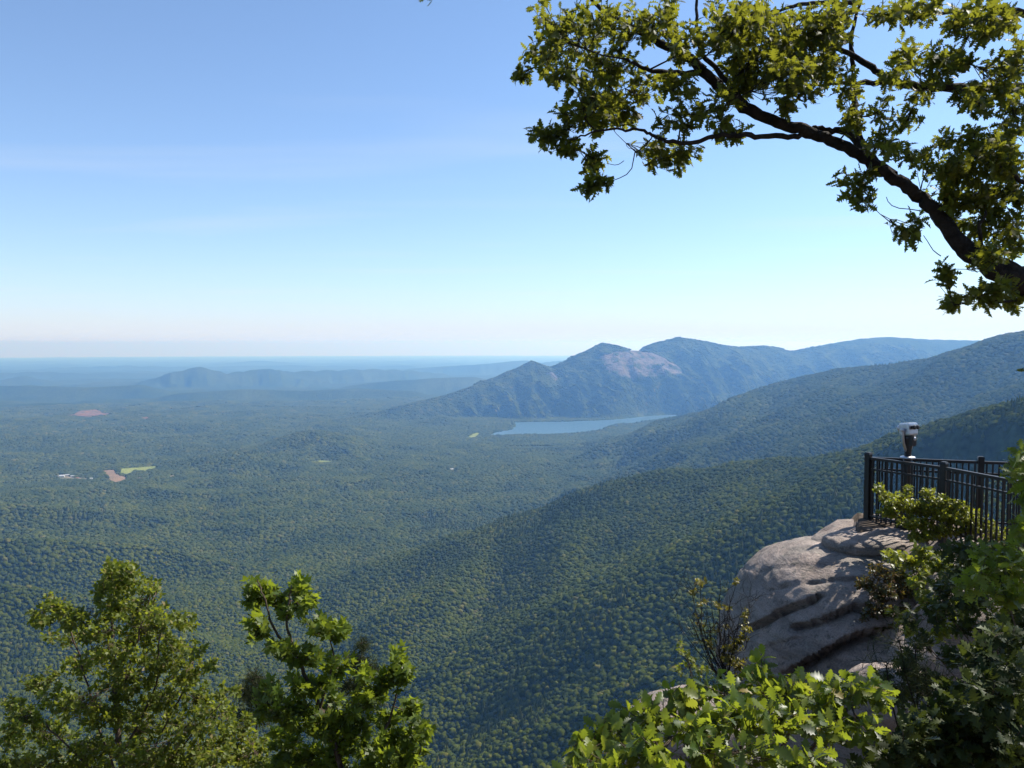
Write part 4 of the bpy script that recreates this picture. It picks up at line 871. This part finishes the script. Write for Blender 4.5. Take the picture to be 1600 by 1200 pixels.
# hanging twigs with gaps of sky round them
oak.twig(at(1018, 216, 7.5 * K), at(992, 238, 7.4 * K), 0.0053, 0.0046); oak.twig(at(992, 238, 7.4 * K), at(955, 283, 7.4 * K), 0.0046, 0.0030); oak.twig(at(975, 251, 7.4 * K), at(948, 255, 7.4 * K), 0.0030, 0.0023)
oak.twig(at(1442, 330, 8 * K), at(1385, 308, 7.9 * K), 0.0046, 0.0030); oak.twig(at(1470, 400, 8 * K), at(1443, 368, 7.9 * K), 0.0046, 0.0030); oak.twig(at(1590, 470, 8 * K), at(1535, 480, 7.8 * K), 0.0091, 0.0061); oak.twig(at(1535, 480, 7.8 * K), at(1490, 476, 7.8 * K), 0.0061, 0.0038)
oak.twig(at(1640, 448, 8 * K), at(1590, 470, 8 * K), 0.0152, 0.0091)
S = 0.086
for px, py, rx, ry, n, dd in [
    (862, 40, 34, 40, 9, .5), (848, 84, 26, 26, 7, .4), (815, 112, 18, 14, 4, .3), (900, 70, 36, 40, 11, .6), (880, 118, 36, 20, 7, .5), (950, 100, 42, 40, 12, .6), (925, 20, 34, 28, 7, .6),
    (925, 150, 40, 26, 10, .6), (960, 160, 42, 30, 10, .6), (905, 178, 34, 18, 8, .5), (862, 212, 32, 22, 9, .4), (890, 232, 14, 14, 4, .3), (950, 190, 40, 18, 7, .5),
    (930, 252, 18, 20, 5, .2), (920, 285, 15, 20, 5, .2), (948, 280, 7, 10, 1, .1),
    (1045, 246, 34, 20, 8, .4), (1070, 232, 22, 14, 4, .3), (1025, 222, 20, 14, 3, .3),
    (985, 40, 34, 34, 9, .6), (1035, 30, 40, 36, 11, .7), (1075, 60, 26, 36, 7, .6), (1010, 130, 36, 26, 7, .6), (1060, 135, 36, 24, 7, .6), (1065, 180, 38, 20, 6, .5), (1100, 175, 26, 22, 4, .4),
    (1138, 198, 24, 20, 5, .4), (1135, 160, 20, 30, 4, .5),
    (1140, 40, 44, 46, 19, .8), (1190, 80, 44, 50, 21, .8), (1180, 20, 50, 30, 13, .8), (1240, 50, 44, 44, 19, .8), (1235, 105, 40, 34, 16, .7), (1160, 120, 34, 30, 12, .6), (1290, 45, 34, 40, 15, .7), (1310, 15, 30, 20, 9, .6), (1285, 100, 36, 30, 12, .6),
    (1228, 160, 18, 18, 4, .3), (1260, 140, 24, 14, 3, .3), (1330, 178, 24, 28, 6, .4), (1325, 130, 24, 24, 4, .5),
    (1378, 215, 26, 24, 5, .4), (1420, 185, 30, 20, 4, .4), (1420, 240, 34, 20, 4, .4), (1375, 170, 22, 22, 3, .4), (1455, 255, 22, 18, 3, .3),
    (1330, 290, 26, 22, 5, .3), (1350, 312, 14, 12, 2, .2), (1352, 270, 14, 12, 2, .2), (1425, 355, 18, 22, 5, .3),
    (1480, 420, 14, 14, 3, .2), (1482, 432, 10, 8, 2, .2), (1485, 472, 18, 12, 4, .2), (1535, 462, 30, 18, 5, .3), (1575, 465, 28, 22, 5, .3),
    (1420, 90, 34, 26, 6, .5), (1470, 100, 36, 32, 9, .6), (1500, 88, 20, 20, 5, .4), (1450, 140, 34, 16, 4, .4), (1400, 112, 26, 20, 4, .4),
    (1390, 18, 28, 22, 5, .5), (1440, 12, 40, 22, 7, .6), (1510, 22, 44, 26, 11, .6), (1570, 22, 34, 24, 8, .6), (1540, 45, 34, 16, 5, .5),
    (1570, 120, 34, 40, 11, .6), (1530, 150, 34, 24, 8, .5), (1585, 180, 24, 34, 8, .6), (1590, 80, 20, 30, 5, .5),
    (1520, 220, 34, 26, 11, .6), (1560, 240, 38, 34, 17, .6), (1500, 265, 34, 26, 11, .6), (1490, 305, 34, 24, 11, .5), (1545, 300, 40, 34, 15, .6), (1590, 290, 24, 40, 8, .6), (1470, 215, 20, 16, 3, .4),
    (1530, 345, 36, 28, 11, .5), (1580, 360, 26, 40, 11, .6), (1550, 395, 30, 18, 7, .4), (1490, 340, 16, 16, 3, .3),
    (1575, 440, 20, 20, 4, .3)]:
    oak.mass(px, py, rx, ry, (7.7 + oak.r.uniform(-0.5, 0.7)) * K, dd * K, n, S, 6, 0.0055, 0.95, 0.22, 0.25)
oak.twig(at(1660, 470, 8 * K), at(1635, 560, 7.8 * K), 0.008, 0.005, add=False); oak.twig(at(1635, 560, 7.8 * K), at(1596, 578, 7.8 * K), 0.005, 0.002, 0.0, add=False)
for q in ((1596, 580), (1606, 570), (1610, 590)): oak.rosette(at(*q, 7.8 * K), (-0.6, 0, -0.3), 4, S * 0.8)
w_ = oak.twig(at(690, -45, 8.6 * K), at(676, -8, 8.5 * K), 0.006, 0.003, add=False)
for q in ((676, 0), (666, -4), (688, -4), (680, -6)): oak.rosette(at(*q, 8.5 * K), (0.1, 0, -0.8), 5, S)
# the rest of its crown stands over the shaded ground at the right, outside the picture
for (x, y, z), (rx, rz), n in [((6.9, 8.8, 3.6), (130, 110), 16), ((7.9, 8.6, 2.6), (120, 90), 14), ((8.6, 10.2, 2.4), (110, 90), 14), ((8.2, 9.6, 4.2), (130, 110), 14), ((9.6, 12.2, 2.4), (70, 70), 12), ((9.2, 11.4, 1.6), (70, 60), 10), ((7.4, 7.2, 2.2), (140, 100), 12), ((6.9, 6.8, 3.4), (140, 110), 12), ((9.4, 10.4, 3.6), (100, 80), 10), ((8.6, 7.8, 1.6), (110, 80), 10), ((10.2, 12.4, 3.2), (70, 60), 8), ((6.4, 9.0, 4.8), (110, 60), 10), ((7.6, 8.4, 1.2), (90, 60), 10), ((8.8, 9.4, 1.2), (90, 60), 10), ((9.4, 13.2, 2.4), (60, 70), 10), ((8.8, 12.4, 3.2), (60, 70), 10), ((8.4, 11.6, 2.0), (60, 60), 10), ((7.6, 10.2, 3.0), (80, 70), 10), ((7.4, 9.8, 1.6), (60, 60), 10), ((10.0, 13.4, 1.4), (60, 60), 8)]:
    x, y, z = x * K, y * K, z * K; fy = y * CP - z * SP; px = CX + F * x / fy; py = CY - F * (y * SP + z * CP) / fy
    if n > 9: oak.limb([W(6.62, 8.45, min(z / K - 0.6, 4.2)), ((6.6 * K + x) / 2, (8.45 * K + y) / 2, z - 0.15), (x, y, z)], 0.05, 0.015)
    oak.mass(px, py, rx, rz, fy, 0.8, int(n * 1.3), S * 1.15, 7, 0.007)
oak.finish('large oak with a dark leafy limb arching in from the upper right', 'tree')

# bright young oak at the bottom
bo = base_at(2.0, 4.6)
so = Plant('oak_shrub', bo, OAKWIDE, M_SHRUB, M_TWIG, 102); so.dens = 2.1; so.tumble = 0.9
for q in [(1160, 1130), (1060, 1120), (1250, 1110), (960, 1150), (1330, 1100)]:
    so.limb([np.array(bo) + so.r.normal(scale=0.08, size=3) * (1, 1, 0), at(1180 + (q[0] - 1180) * 0.4, 1290, 4.8), at(*q, 4.8)], 0.022, 0.008, 'stem')
for px, py, rx, ry, n, d in [(1190, 1062, 30, 24, 6, 5.1), (1130, 1070, 45, 24, 9, 5.0), (1240, 1075, 40, 26, 8, 5.0), (1070, 1085, 40, 22, 8, 4.9), (1010, 1110, 42, 24, 8, 4.8), (955, 1135, 40, 24, 8, 4.7), (915, 1165, 34, 24, 7, 4.6), (1290, 1085, 40, 30, 8, 4.9),
                             (1340, 1065, 36, 22, 7, 5.0), (1375, 1080, 24, 24, 5, 5.0), (1150, 1115, 50, 28, 9, 4.6), (1080, 1130, 50, 28, 9, 4.5), (1220, 1120, 50, 30, 9, 4.6), (1290, 1135, 46, 30, 7, 4.6), (1010, 1160, 50, 28, 9, 4.4), (940, 1195, 50, 24, 8, 4.3),
                             (1110, 1175, 60, 30, 9, 4.3), (1200, 1170, 60, 34, 8, 4.3), (1280, 1185, 50, 30, 6, 4.3), (1040, 1205, 50, 24, 7, 4.2), (1350, 1130, 34, 30, 4, 4.7), (880, 1200, 20, 16, 3, 4.3), (1190, 1030, 14, 14, 2, 5.1)]:
    so.mass(px, py, rx, ry, d, 0.28, n, 0.098, 5, 0.005, 1.05, 0.2, 0.8)
so.finish('bright green oak shrub glowing in the sun at the bottom of the view', 'shrub')

# maple sapling, left of the middle
bm_ = base_at(-1.6, 7.8)
mp_ = Plant('maple_sapling', bm_, MAPLE, M_MAPLE, M_TWIG, 103); mp_.wide = 1.08; mp_.dens = 3.2; mp_.tumble = 0.65
def A6(*p): return [at(a, b, 7.7) for a, b in p]
mp_.limb([bm_] + A6((560, 1420), (545, 1250), (510, 1130), (482, 1070), (462, 1020), (448, 965), (455, 915)), 0.038, 0.006, 'trunk')
mp_.limb(A6((548, 1270), (590, 1170), (618, 1090), (628, 1030)), 0.016, 0.005); mp_.limb(A6((470, 1040), (430, 985), (412, 930), (402, 905)), 0.014, 0.005)
mp_.limb(A6((520, 1150), (560, 1090), (590, 1075)), 0.014, 0.005); mp_.limb(A6((500, 1105), (520, 1040), (515, 990)), 0.014, 0.005); mp_.limb(A6((556, 1300), (640, 1220), (660, 1150)), 0.012, 0.005)
for px, py, rx, ry, n in [(402, 912, 18, 16, 5), (395, 935, 16, 18, 4), (430, 930, 26, 18, 6), (466, 912, 16, 16, 5), (480, 938, 16, 16, 5), (445, 950, 24, 12, 4), (400, 975, 22, 22, 5), (500, 975, 26, 16, 6), (530, 985, 20, 16, 5), (440, 1010, 30, 14, 4), (480, 1025, 34, 20, 6), (525, 1035, 26, 22, 6),
                          (622, 1030, 16, 24, 6), (600, 1060, 30, 20, 6), (635, 1050, 12, 16, 3), (580, 1085, 30, 16, 6), (455, 1115, 36, 22, 7), (500, 1130, 40, 24, 8), (545, 1120, 36, 22, 7), (415, 1110, 20, 18, 3), (610, 1120, 30, 20, 5), (645, 1105, 16, 18, 4), (655, 1140, 20, 24, 6), (640, 1180, 34, 22, 7), (590, 1170, 36, 26, 7),
                          (520, 1175, 40, 26, 7), (460, 1170, 36, 28, 6), (430, 1200, 30, 20, 4), (560, 1205, 50, 18, 6), (660, 1205, 24, 12, 4), (470, 1070, 24, 20, 6), (500, 1070, 26, 24, 6), (520, 1100, 24, 20, 5), (430, 1080, 24, 20, 4), (540, 1150, 44, 24, 8), (610, 1150, 34, 24, 7), (490, 1195, 50, 16, 8), (610, 1200, 50, 14, 7), (440, 1150, 26, 20, 4), (570, 1050, 20, 16, 3)]:
    mp_.mass(px, py, rx, ry, 7.7 + mp_.r.uniform(-0.3, 0.4), 0.4, n, 0.094, 6, 0.004, 1.0, 0.12, 0.8)
mp_.finish('leafy maple sapling with bright pointed leaves beside the small-leaved tree at lower left', 'tree')

# small-leaved tree in the lower left corner
bl = base_at(-4.2, 8.4)
tl_ = Plant('small_leaved_tree', bl, SIMPLE, M_SMALL, M_TWIG, 104); tl_.wide = 1.15; tl_.dens = 4.4; tl_.tumble = 0.7
def A8(*p): return [at(a, b, 8.6) for a, b in p]
tl_.limb([bl] + A8((215, 1400), (195, 1240), (182, 1120), (176, 1020), (174, 950), (170, 888)), 0.045, 0.006, 'trunk')
for pth in ([(195, 1240), (150, 1120), (125, 1030), (100, 960), (82, 930)], [(190, 1180), (240, 1080), (248, 1010), (262, 955)], [(200, 1260), (100, 1160), (45, 1110)], [(200, 1270), (290, 1160), (345, 1100)], [(180, 1090), (215, 1000), (235, 930)], [(198, 1260), (250, 1150), (300, 1050), (298, 1010)], [(205, 1320), (330, 1220), (385, 1150)], [(205, 1320), (80, 1230), (20, 1180)]):
    tl_.limb(A8(*pth), 0.013, 0.005)
for px, py, rx, ry, n in [(172, 888, 14, 14, 5), (200, 890, 18, 14, 6), (195, 915, 36, 18, 11), (165, 920, 24, 16, 6), (235, 918, 18, 14, 5), (175, 950, 36, 20, 10), (215, 955, 40, 22, 13), (78, 938, 12, 14, 3), (92, 950, 26, 16, 7), (60, 965, 22, 14, 5), (110, 965, 26, 18, 7), (255, 960, 26, 20, 7), (290, 970, 22, 14, 4),
                          (150, 985, 34, 20, 8), (225, 990, 46, 24, 13), (275, 1010, 28, 20, 6), (305, 1015, 18, 14, 3), (100, 995, 30, 16, 5), (180, 1020, 46, 22, 11), (245, 1035, 40, 22, 11), (290, 1050, 30, 24, 8), (130, 1040, 40, 24, 8), (70, 1065, 40, 20, 7), (195, 1065, 54, 26, 15), (250, 1085, 46, 26, 13), (310, 1090, 34, 24, 9),
                          (110, 1095, 46, 26, 11), (40, 1120, 34, 22, 9), (20, 1150, 26, 26, 7), (170, 1115, 54, 28, 14), (225, 1130, 50, 28, 14), (290, 1135, 46, 28, 12), (345, 1110, 26, 24, 6), (80, 1145, 46, 26, 11), (140, 1165, 50, 26, 13), (210, 1180, 54, 26, 14), (280, 1185, 46, 26, 12), (345, 1160, 40, 30, 10), (385, 1180, 30, 26, 7), (60, 1190, 50, 22, 10), (355, 1080, 20, 16, 3), (10, 1195, 30, 20, 5), (330, 1040, 10, 12, 2), (370, 1130, 30, 24, 8), (395, 1160, 26, 20, 6), (410, 1195, 30, 16, 6), (330, 1180, 40, 20, 9), (240, 1195, 50, 16, 9), (120, 1195, 50, 14, 8), (20, 1100, 24, 14, 4)]:
    tl_.mass(px, py, rx, ry, 8.5 + tl_.r.uniform(-0.6, 0.6), 0.45, n, 0.056, 10, 0.003, 1.15, 0.1, 0.6)
tl_.finish('bushy small-leaved tree filling the lower left corner', 'tree', singles=300, leaf_min=8.0)

# evergreens half hidden behind the maple
def needle_shape():
    v, t = [], []; r = np.random.default_rng(3)
    for k in range(14):
        y = k / 14; a = k * 2.4; d = np.array((math.cos(a) * 0.55, 0.75, math.sin(a) * 0.55)); d /= np.linalg.norm(d); l = 0.42 * r.uniform(0.8, 1.15); s_ = np.cross(d, (0, 1, 0.2)); s_ /= np.linalg.norm(s_); o = np.array((0, y, 0)); i = len(v)
        v += [o - s_ * 0.012, o + s_ * 0.012, o + d * l]; t.append((i, i + 1, i + 2))
    return np.array(v), np.array(t), np.zeros((0, 4), int)
NEEDLE = needle_shape()
for nm, lab, seed, bx, by, dep, tip, ms in [('evergreen_tree', 'dark brownish evergreen top between the small-leaved tree and the maple', 105, -4.0, 12.0, 12.0, (400, 1045), [(400, 1060, 22, 16, 7), (390, 1085, 34, 18, 10), (415, 1095, 30, 16, 8), (395, 1120, 40, 18, 10)]),
                                             ('evergreen_tree', 'thin dark evergreen tip rising behind the maple sapling', 106, -2.2, 11.5, 11.5, (565, 1000), [(566, 1008, 8, 9, 3), (558, 1030, 18, 12, 7), (575, 1050, 26, 14, 9), (552, 1070, 30, 14, 9), (570, 1095, 36, 16, 10), (545, 1130, 44, 20, 11)])]:
    b_ = base_at(bx, by); e = Plant(nm, b_, NEEDLE, M_NEEDLE, M_TWIG, seed); e.dens = 6.0
    e.limb([b_, at(tip[0] + 6, 1500, dep), at(tip[0] + 3, 1250, dep), at(*tip, dep)], 0.035, 0.005, 'trunk')
    for px, py, rx, ry, n in ms: e.mass(px, py, rx, ry, dep, 0.4, n, 0.15, 7, 0.005, 0.8, 0.1, 0.3)
    e.finish(lab, 'tree', singles=0)

# scrub on the rock
def scrub(name, label, seed, base, shape, mat, stems, masses, size, leaves, depth, dd=0.3, singles=0, cat='shrub', up=0.6, r0=0.004, sr=0.012, lm=9.0, bark=None, dens=1.5, side=0):
    s = Plant(name, base, shape, mat, bark or M_TWIG, seed); s.dens = dens
    for q in stems: s.limb([np.array(base) + s.r.normal(scale=0.06, size=3) * (1, 1, 0), (np.array(base) * 0.55 + at(*q, depth) * 0.45) + s.r.normal(scale=0.06, size=3), at(*q, depth)], sr, sr * 0.35, 'stem', 6)
    for k in range(side):
        P_ = np.array(s.pts); a_ = P_[s.r.integers(len(P_) // 4, len(P_))]; s.twig(a_, a_ + s.r.normal(scale=(0.12, 0.1, 0.05)) + np.array((0, 0, 0.16)) * s.r.uniform(0.4, 1.3), 0.0035, 0.0015, 0.0)
    for px, py, rx, ry, n in masses: s.mass(px, py, rx, ry, depth + s.r.uniform(-dd, dd) * 0.6, dd, n, size, leaves, r0, 1.1, 0.08, up)
    return s.finish(label, cat, singles=singles, leaf_min=lm)
scrub('bush', 'low yellow-green bush growing through the foot of the railing', 110, at(1450, 850, 12.3), SIMPLE, M_BUSH, [(1385, 790), (1420, 790), (1450, 785), (1480, 790), (1510, 805)],
      [(1372, 762, 9, 8, 3), (1384, 775, 14, 9, 5), (1400, 785, 22, 12, 9), (1425, 790, 24, 14, 11), (1390, 800, 22, 10, 8), (1450, 795, 26, 14, 12), (1475, 785, 20, 14, 8), (1480, 805, 26, 14, 11), (1505, 808, 24, 14, 9), (1430, 815, 34, 12, 13), (1470, 828, 34, 12, 11), (1510, 828, 26, 12, 8), (1445, 768, 8, 8, 3), (1420, 762, 7, 7, 2), (1440, 838, 30, 10, 7), (1540, 820, 24, 14, 7), (1455, 768, 6, 8, 2), (1560, 835, 24, 12, 6), (1520, 800, 20, 8, 4), (1410, 775, 20, 8, 4), (1465, 778, 20, 8, 4), (1500, 790, 20, 10, 5)], 0.055, 9, 12.2, dens=6.0)
scrub('bush', 'rust and green bush at the right side of the big outcrop', 111, at(1385, 985, 11.3), SIMPLE, M_RUST, [(1375, 905), (1400, 920), (1420, 930), (1360, 930)],
      [(1370, 890, 22, 12, 7), (1395, 900, 24, 14, 8), (1355, 910, 20, 14, 7), (1385, 925, 32, 16, 11), (1420, 920, 22, 16, 6), (1375, 950, 30, 16, 9), (1410, 955, 24, 16, 7), (1350, 960, 14, 14, 3), (1390, 980, 24, 12, 5), (1430, 965, 14, 14, 3)], 0.062, 9, 11.2, dens=3.6)
scrub('bush', 'small bush of green leaves just above the rust-coloured bush', 112, at(1440, 930, 11.5), OAK, M_BUSH, [(1400, 868), (1440, 880)], [(1395, 866, 22, 8, 4), (1425, 872, 24, 10, 5), (1445, 890, 20, 14, 4), (1410, 888, 20, 10, 3)], 0.11, 7, 11.3, dens=2.2)
scrub('twiggy_shrub', 'bare twiggy shrub with a few yellow leaves left of the outcrop', 113, at(1135, 1085, 11.4), SIMPLE, M_YEL,
      [(1095, 912), (1082, 930), (1075, 960), (1110, 930), (1125, 905), (1150, 905), (1140, 930), (1160, 950), (1090, 985), (1120, 970), (1170, 965), (1105, 955), (1100, 1000), (1085, 945), (1132, 945), (1072, 1000), (1065, 985), (1150, 985)],
      [(1096, 908, 9, 5, 3), (1083, 924, 9, 6, 2), (1151, 905, 5, 6, 2), (1122, 945, 10, 5, 2), (1140, 948, 8, 4, 1), (1165, 962, 10, 12, 3), (1155, 1000, 14, 8, 4), (1145, 1012, 18, 10, 7), (1150, 1035, 20, 10, 8), (1110, 1005, 6, 6, 1), (1165, 985, 12, 16, 4), (1135, 1025, 16, 12, 5), (1160, 1050, 20, 12, 6), (1100, 940, 16, 12, 2), (1125, 975, 20, 16, 2), (1090, 970, 14, 14, 1)], 0.055, 6, 11.4, 0.25, up=0.8, r0=0.003, sr=0.009, bark=M_BARK, side=420, dens=2.6)
scrub('shrub', 'thin pale green shrub low on the cliff below the twiggy shrub', 114, at(1090, 1120, 11.8), SIMPLE, M_SMALL, [(1065, 1010), (1075, 1030), (1090, 1040)], [(1065, 1010, 6, 14, 2), (1075, 1030, 14, 14, 4), (1095, 1045, 16, 12, 4), (1060, 1045, 10, 10, 2)], 0.07, 7, 11.8, dens=2.5)

# shaded growth at the right edge
bs_ = base_at(4.6, 6.2)
scrub('sapling', 'sapling with sunlit leaf tips in front of the railing at the right edge', 120, bs_, OAK, M_MAPLE, [(1605, 740), (1600, 850), (1570, 920)],
      [(1592, 705, 10, 12, 3), (1580, 728, 16, 10, 3), (1596, 750, 18, 12, 4), (1604, 780, 16, 16, 4), (1602, 820, 16, 20, 5), (1590, 850, 22, 18, 5), (1545, 862, 30, 14, 5), (1585, 885, 28, 20, 6), (1535, 895, 34, 18, 6), (1590, 920, 24, 24, 6), (1550, 930, 34, 20, 6), (1505, 915, 22, 16, 3)], 0.105, 6, 6.2, 0.4, 300, dens=1.7)
scrub('shaded_shrub', 'dark broad-leaved shrub in deep shade in the lower right corner', 121, base_at(3.2, 4.6), OAK, M_SHADE_TINT, [(1500, 1080), (1560, 1040), (1450, 1120), (1590, 1120), (1540, 1150)],
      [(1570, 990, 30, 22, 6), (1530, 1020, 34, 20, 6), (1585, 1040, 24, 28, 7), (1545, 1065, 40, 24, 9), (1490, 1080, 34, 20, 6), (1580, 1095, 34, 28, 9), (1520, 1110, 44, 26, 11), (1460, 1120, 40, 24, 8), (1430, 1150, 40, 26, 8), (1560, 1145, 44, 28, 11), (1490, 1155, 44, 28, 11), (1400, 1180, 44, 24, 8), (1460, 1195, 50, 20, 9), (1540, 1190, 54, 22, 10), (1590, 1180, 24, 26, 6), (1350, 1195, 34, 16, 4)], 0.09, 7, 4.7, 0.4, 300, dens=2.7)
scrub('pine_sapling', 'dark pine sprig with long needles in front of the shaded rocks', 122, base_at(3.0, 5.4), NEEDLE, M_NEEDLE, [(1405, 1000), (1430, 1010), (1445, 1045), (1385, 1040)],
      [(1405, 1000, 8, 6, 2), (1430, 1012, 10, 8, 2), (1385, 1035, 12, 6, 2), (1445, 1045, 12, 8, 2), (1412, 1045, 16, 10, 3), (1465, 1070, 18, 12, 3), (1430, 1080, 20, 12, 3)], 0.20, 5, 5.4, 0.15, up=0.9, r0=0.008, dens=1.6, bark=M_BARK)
scrub('bush', 'thin leafy bush among the dappled rocks at the right', 123, base_at(6.2, 10.0), SIMPLE, M_SMALL, [(1470, 900), (1500, 920), (1450, 960), (1540, 900)],
      [(1470, 880, 24, 16, 7), (1500, 900, 28, 18, 8), (1450, 930, 24, 16, 6), (1490, 950, 28, 18, 7), (1540, 890, 28, 22, 8), (1470, 985, 20, 14, 4), (1430, 905, 16, 14, 4), (1580, 960, 22, 22, 5), (1420, 980, 18, 14, 4), (1440, 860, 20, 10, 4)], 0.08, 9, 9.6, dens=3.2)
scrub('shrub', 'dense dark shrub in the shade between the railing and the lower right corner', 124, base_at(5.4, 8.0), OAK, M_SHADE_TINT, [(1520, 870), (1560, 900), (1480, 960), (1580, 960), (1450, 1010)],
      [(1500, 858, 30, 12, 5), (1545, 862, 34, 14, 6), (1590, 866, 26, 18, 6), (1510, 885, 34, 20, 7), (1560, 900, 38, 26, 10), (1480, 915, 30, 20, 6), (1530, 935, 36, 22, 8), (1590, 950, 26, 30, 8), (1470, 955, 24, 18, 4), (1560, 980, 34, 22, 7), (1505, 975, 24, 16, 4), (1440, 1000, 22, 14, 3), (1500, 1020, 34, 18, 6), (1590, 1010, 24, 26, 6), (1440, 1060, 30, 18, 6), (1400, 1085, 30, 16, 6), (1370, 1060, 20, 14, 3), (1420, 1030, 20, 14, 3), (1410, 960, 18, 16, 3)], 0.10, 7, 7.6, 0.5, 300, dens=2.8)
# ------------------------------------------------------------------ the farm in the valley
m_white = field_mat('white_boards', (0.40, 0.40, 0.38), (0.55, 0.54, 0.52), 0.3); m_roof = field_mat('metal_roof', (0.34, 0.35, 0.37), (0.48, 0.49, 0.51), 0.2); m_red = field_mat('rust_roof', (0.22, 0.10, 0.07), (0.30, 0.15, 0.10), 0.2)
def house(name, px, py, w, d, h, rz, roof, label):
    c = on_ground(px, py); c[2] = float(height2(np.array([c[0]]), np.array([c[1]]))[0]) + 4.6
    b = empty(name, c); b.rotation_euler = (0, 0, rz); tag(b, label, 'building', 'farm buildings in the valley')
    V_ = [(-w/2, -d/2, 0), (w/2, -d/2, 0), (w/2, d/2, 0), (-w/2, d/2, 0), (-w/2, -d/2, h), (w/2, -d/2, h), (w/2, d/2, h), (-w/2, d/2, h), (-w/2, 0, h + d * 0.3), (w/2, 0, h + d * 0.3)]
    me = mesh_np('wall', V_, [(4, 8, 7), (5, 6, 9)], [(0, 1, 5, 4), (1, 2, 6, 5), (2, 3, 7, 6), (3, 0, 4, 7)][:2] + [(2, 3, 7, 6), (3, 0, 4, 7)]); 
    obj('wall', me, m_white, b)
    e = 0.6
    R_ = [(-w/2 - e, -d/2 - e, h - 0.2), (w/2 + e, -d/2 - e, h - 0.2), (w/2 + e, 0, h + d * 0.3 + 0.2), (-w/2 - e, 0, h + d * 0.3 + 0.2), (-w/2 - e, d/2 + e, h - 0.2), (w/2 + e, d/2 + e, h - 0.2)]
    R_ = R_ + [(a, b_, c_ + 0.25) for a, b_, c_ in R_]
    obj('roof', mesh_np('roof', R_, None, [(0, 1, 2, 3), (3, 2, 5, 4), (6, 9, 8, 7), (9, 10, 11, 8), (0, 6, 7, 1), (4, 5, 11, 10), (1, 7, 8, 2), (2, 8, 11, 5), (0, 3, 9, 6), (3, 4, 10, 9)]), roof, b)
    dm = box_me('door', 2.4, 0.12, 2.8, 0); obj('door', dm, m_red, b, (0, -d / 2 - 0.07, 1.4))
house('barn', 97, 746.5, 26, 14, 6, 0.2, m_roof, 'leftmost white barn of the valley farm')
house('shed', 106, 744, 22, 10, 4.5, 0.1, m_roof, 'white shed behind the leftmost barn of the farm')
house('shed', 114, 746.5, 24, 11, 5, -0.2, m_roof, 'bright white shed in the middle of the farmyard')
house('farmhouse', 121, 749.5, 14, 10, 6, 0.3, m_red, 'rust-roofed farmhouse at the right end of the farmyard')
house('shed', 143, 750, 16, 9, 4, 0.0, m_roof, 'pale shed between the farmyard and the ploughed field')
house('house', 706, 736, 16, 11, 6, 0.4, m_roof, 'lone white house in the woods below the reservoir')
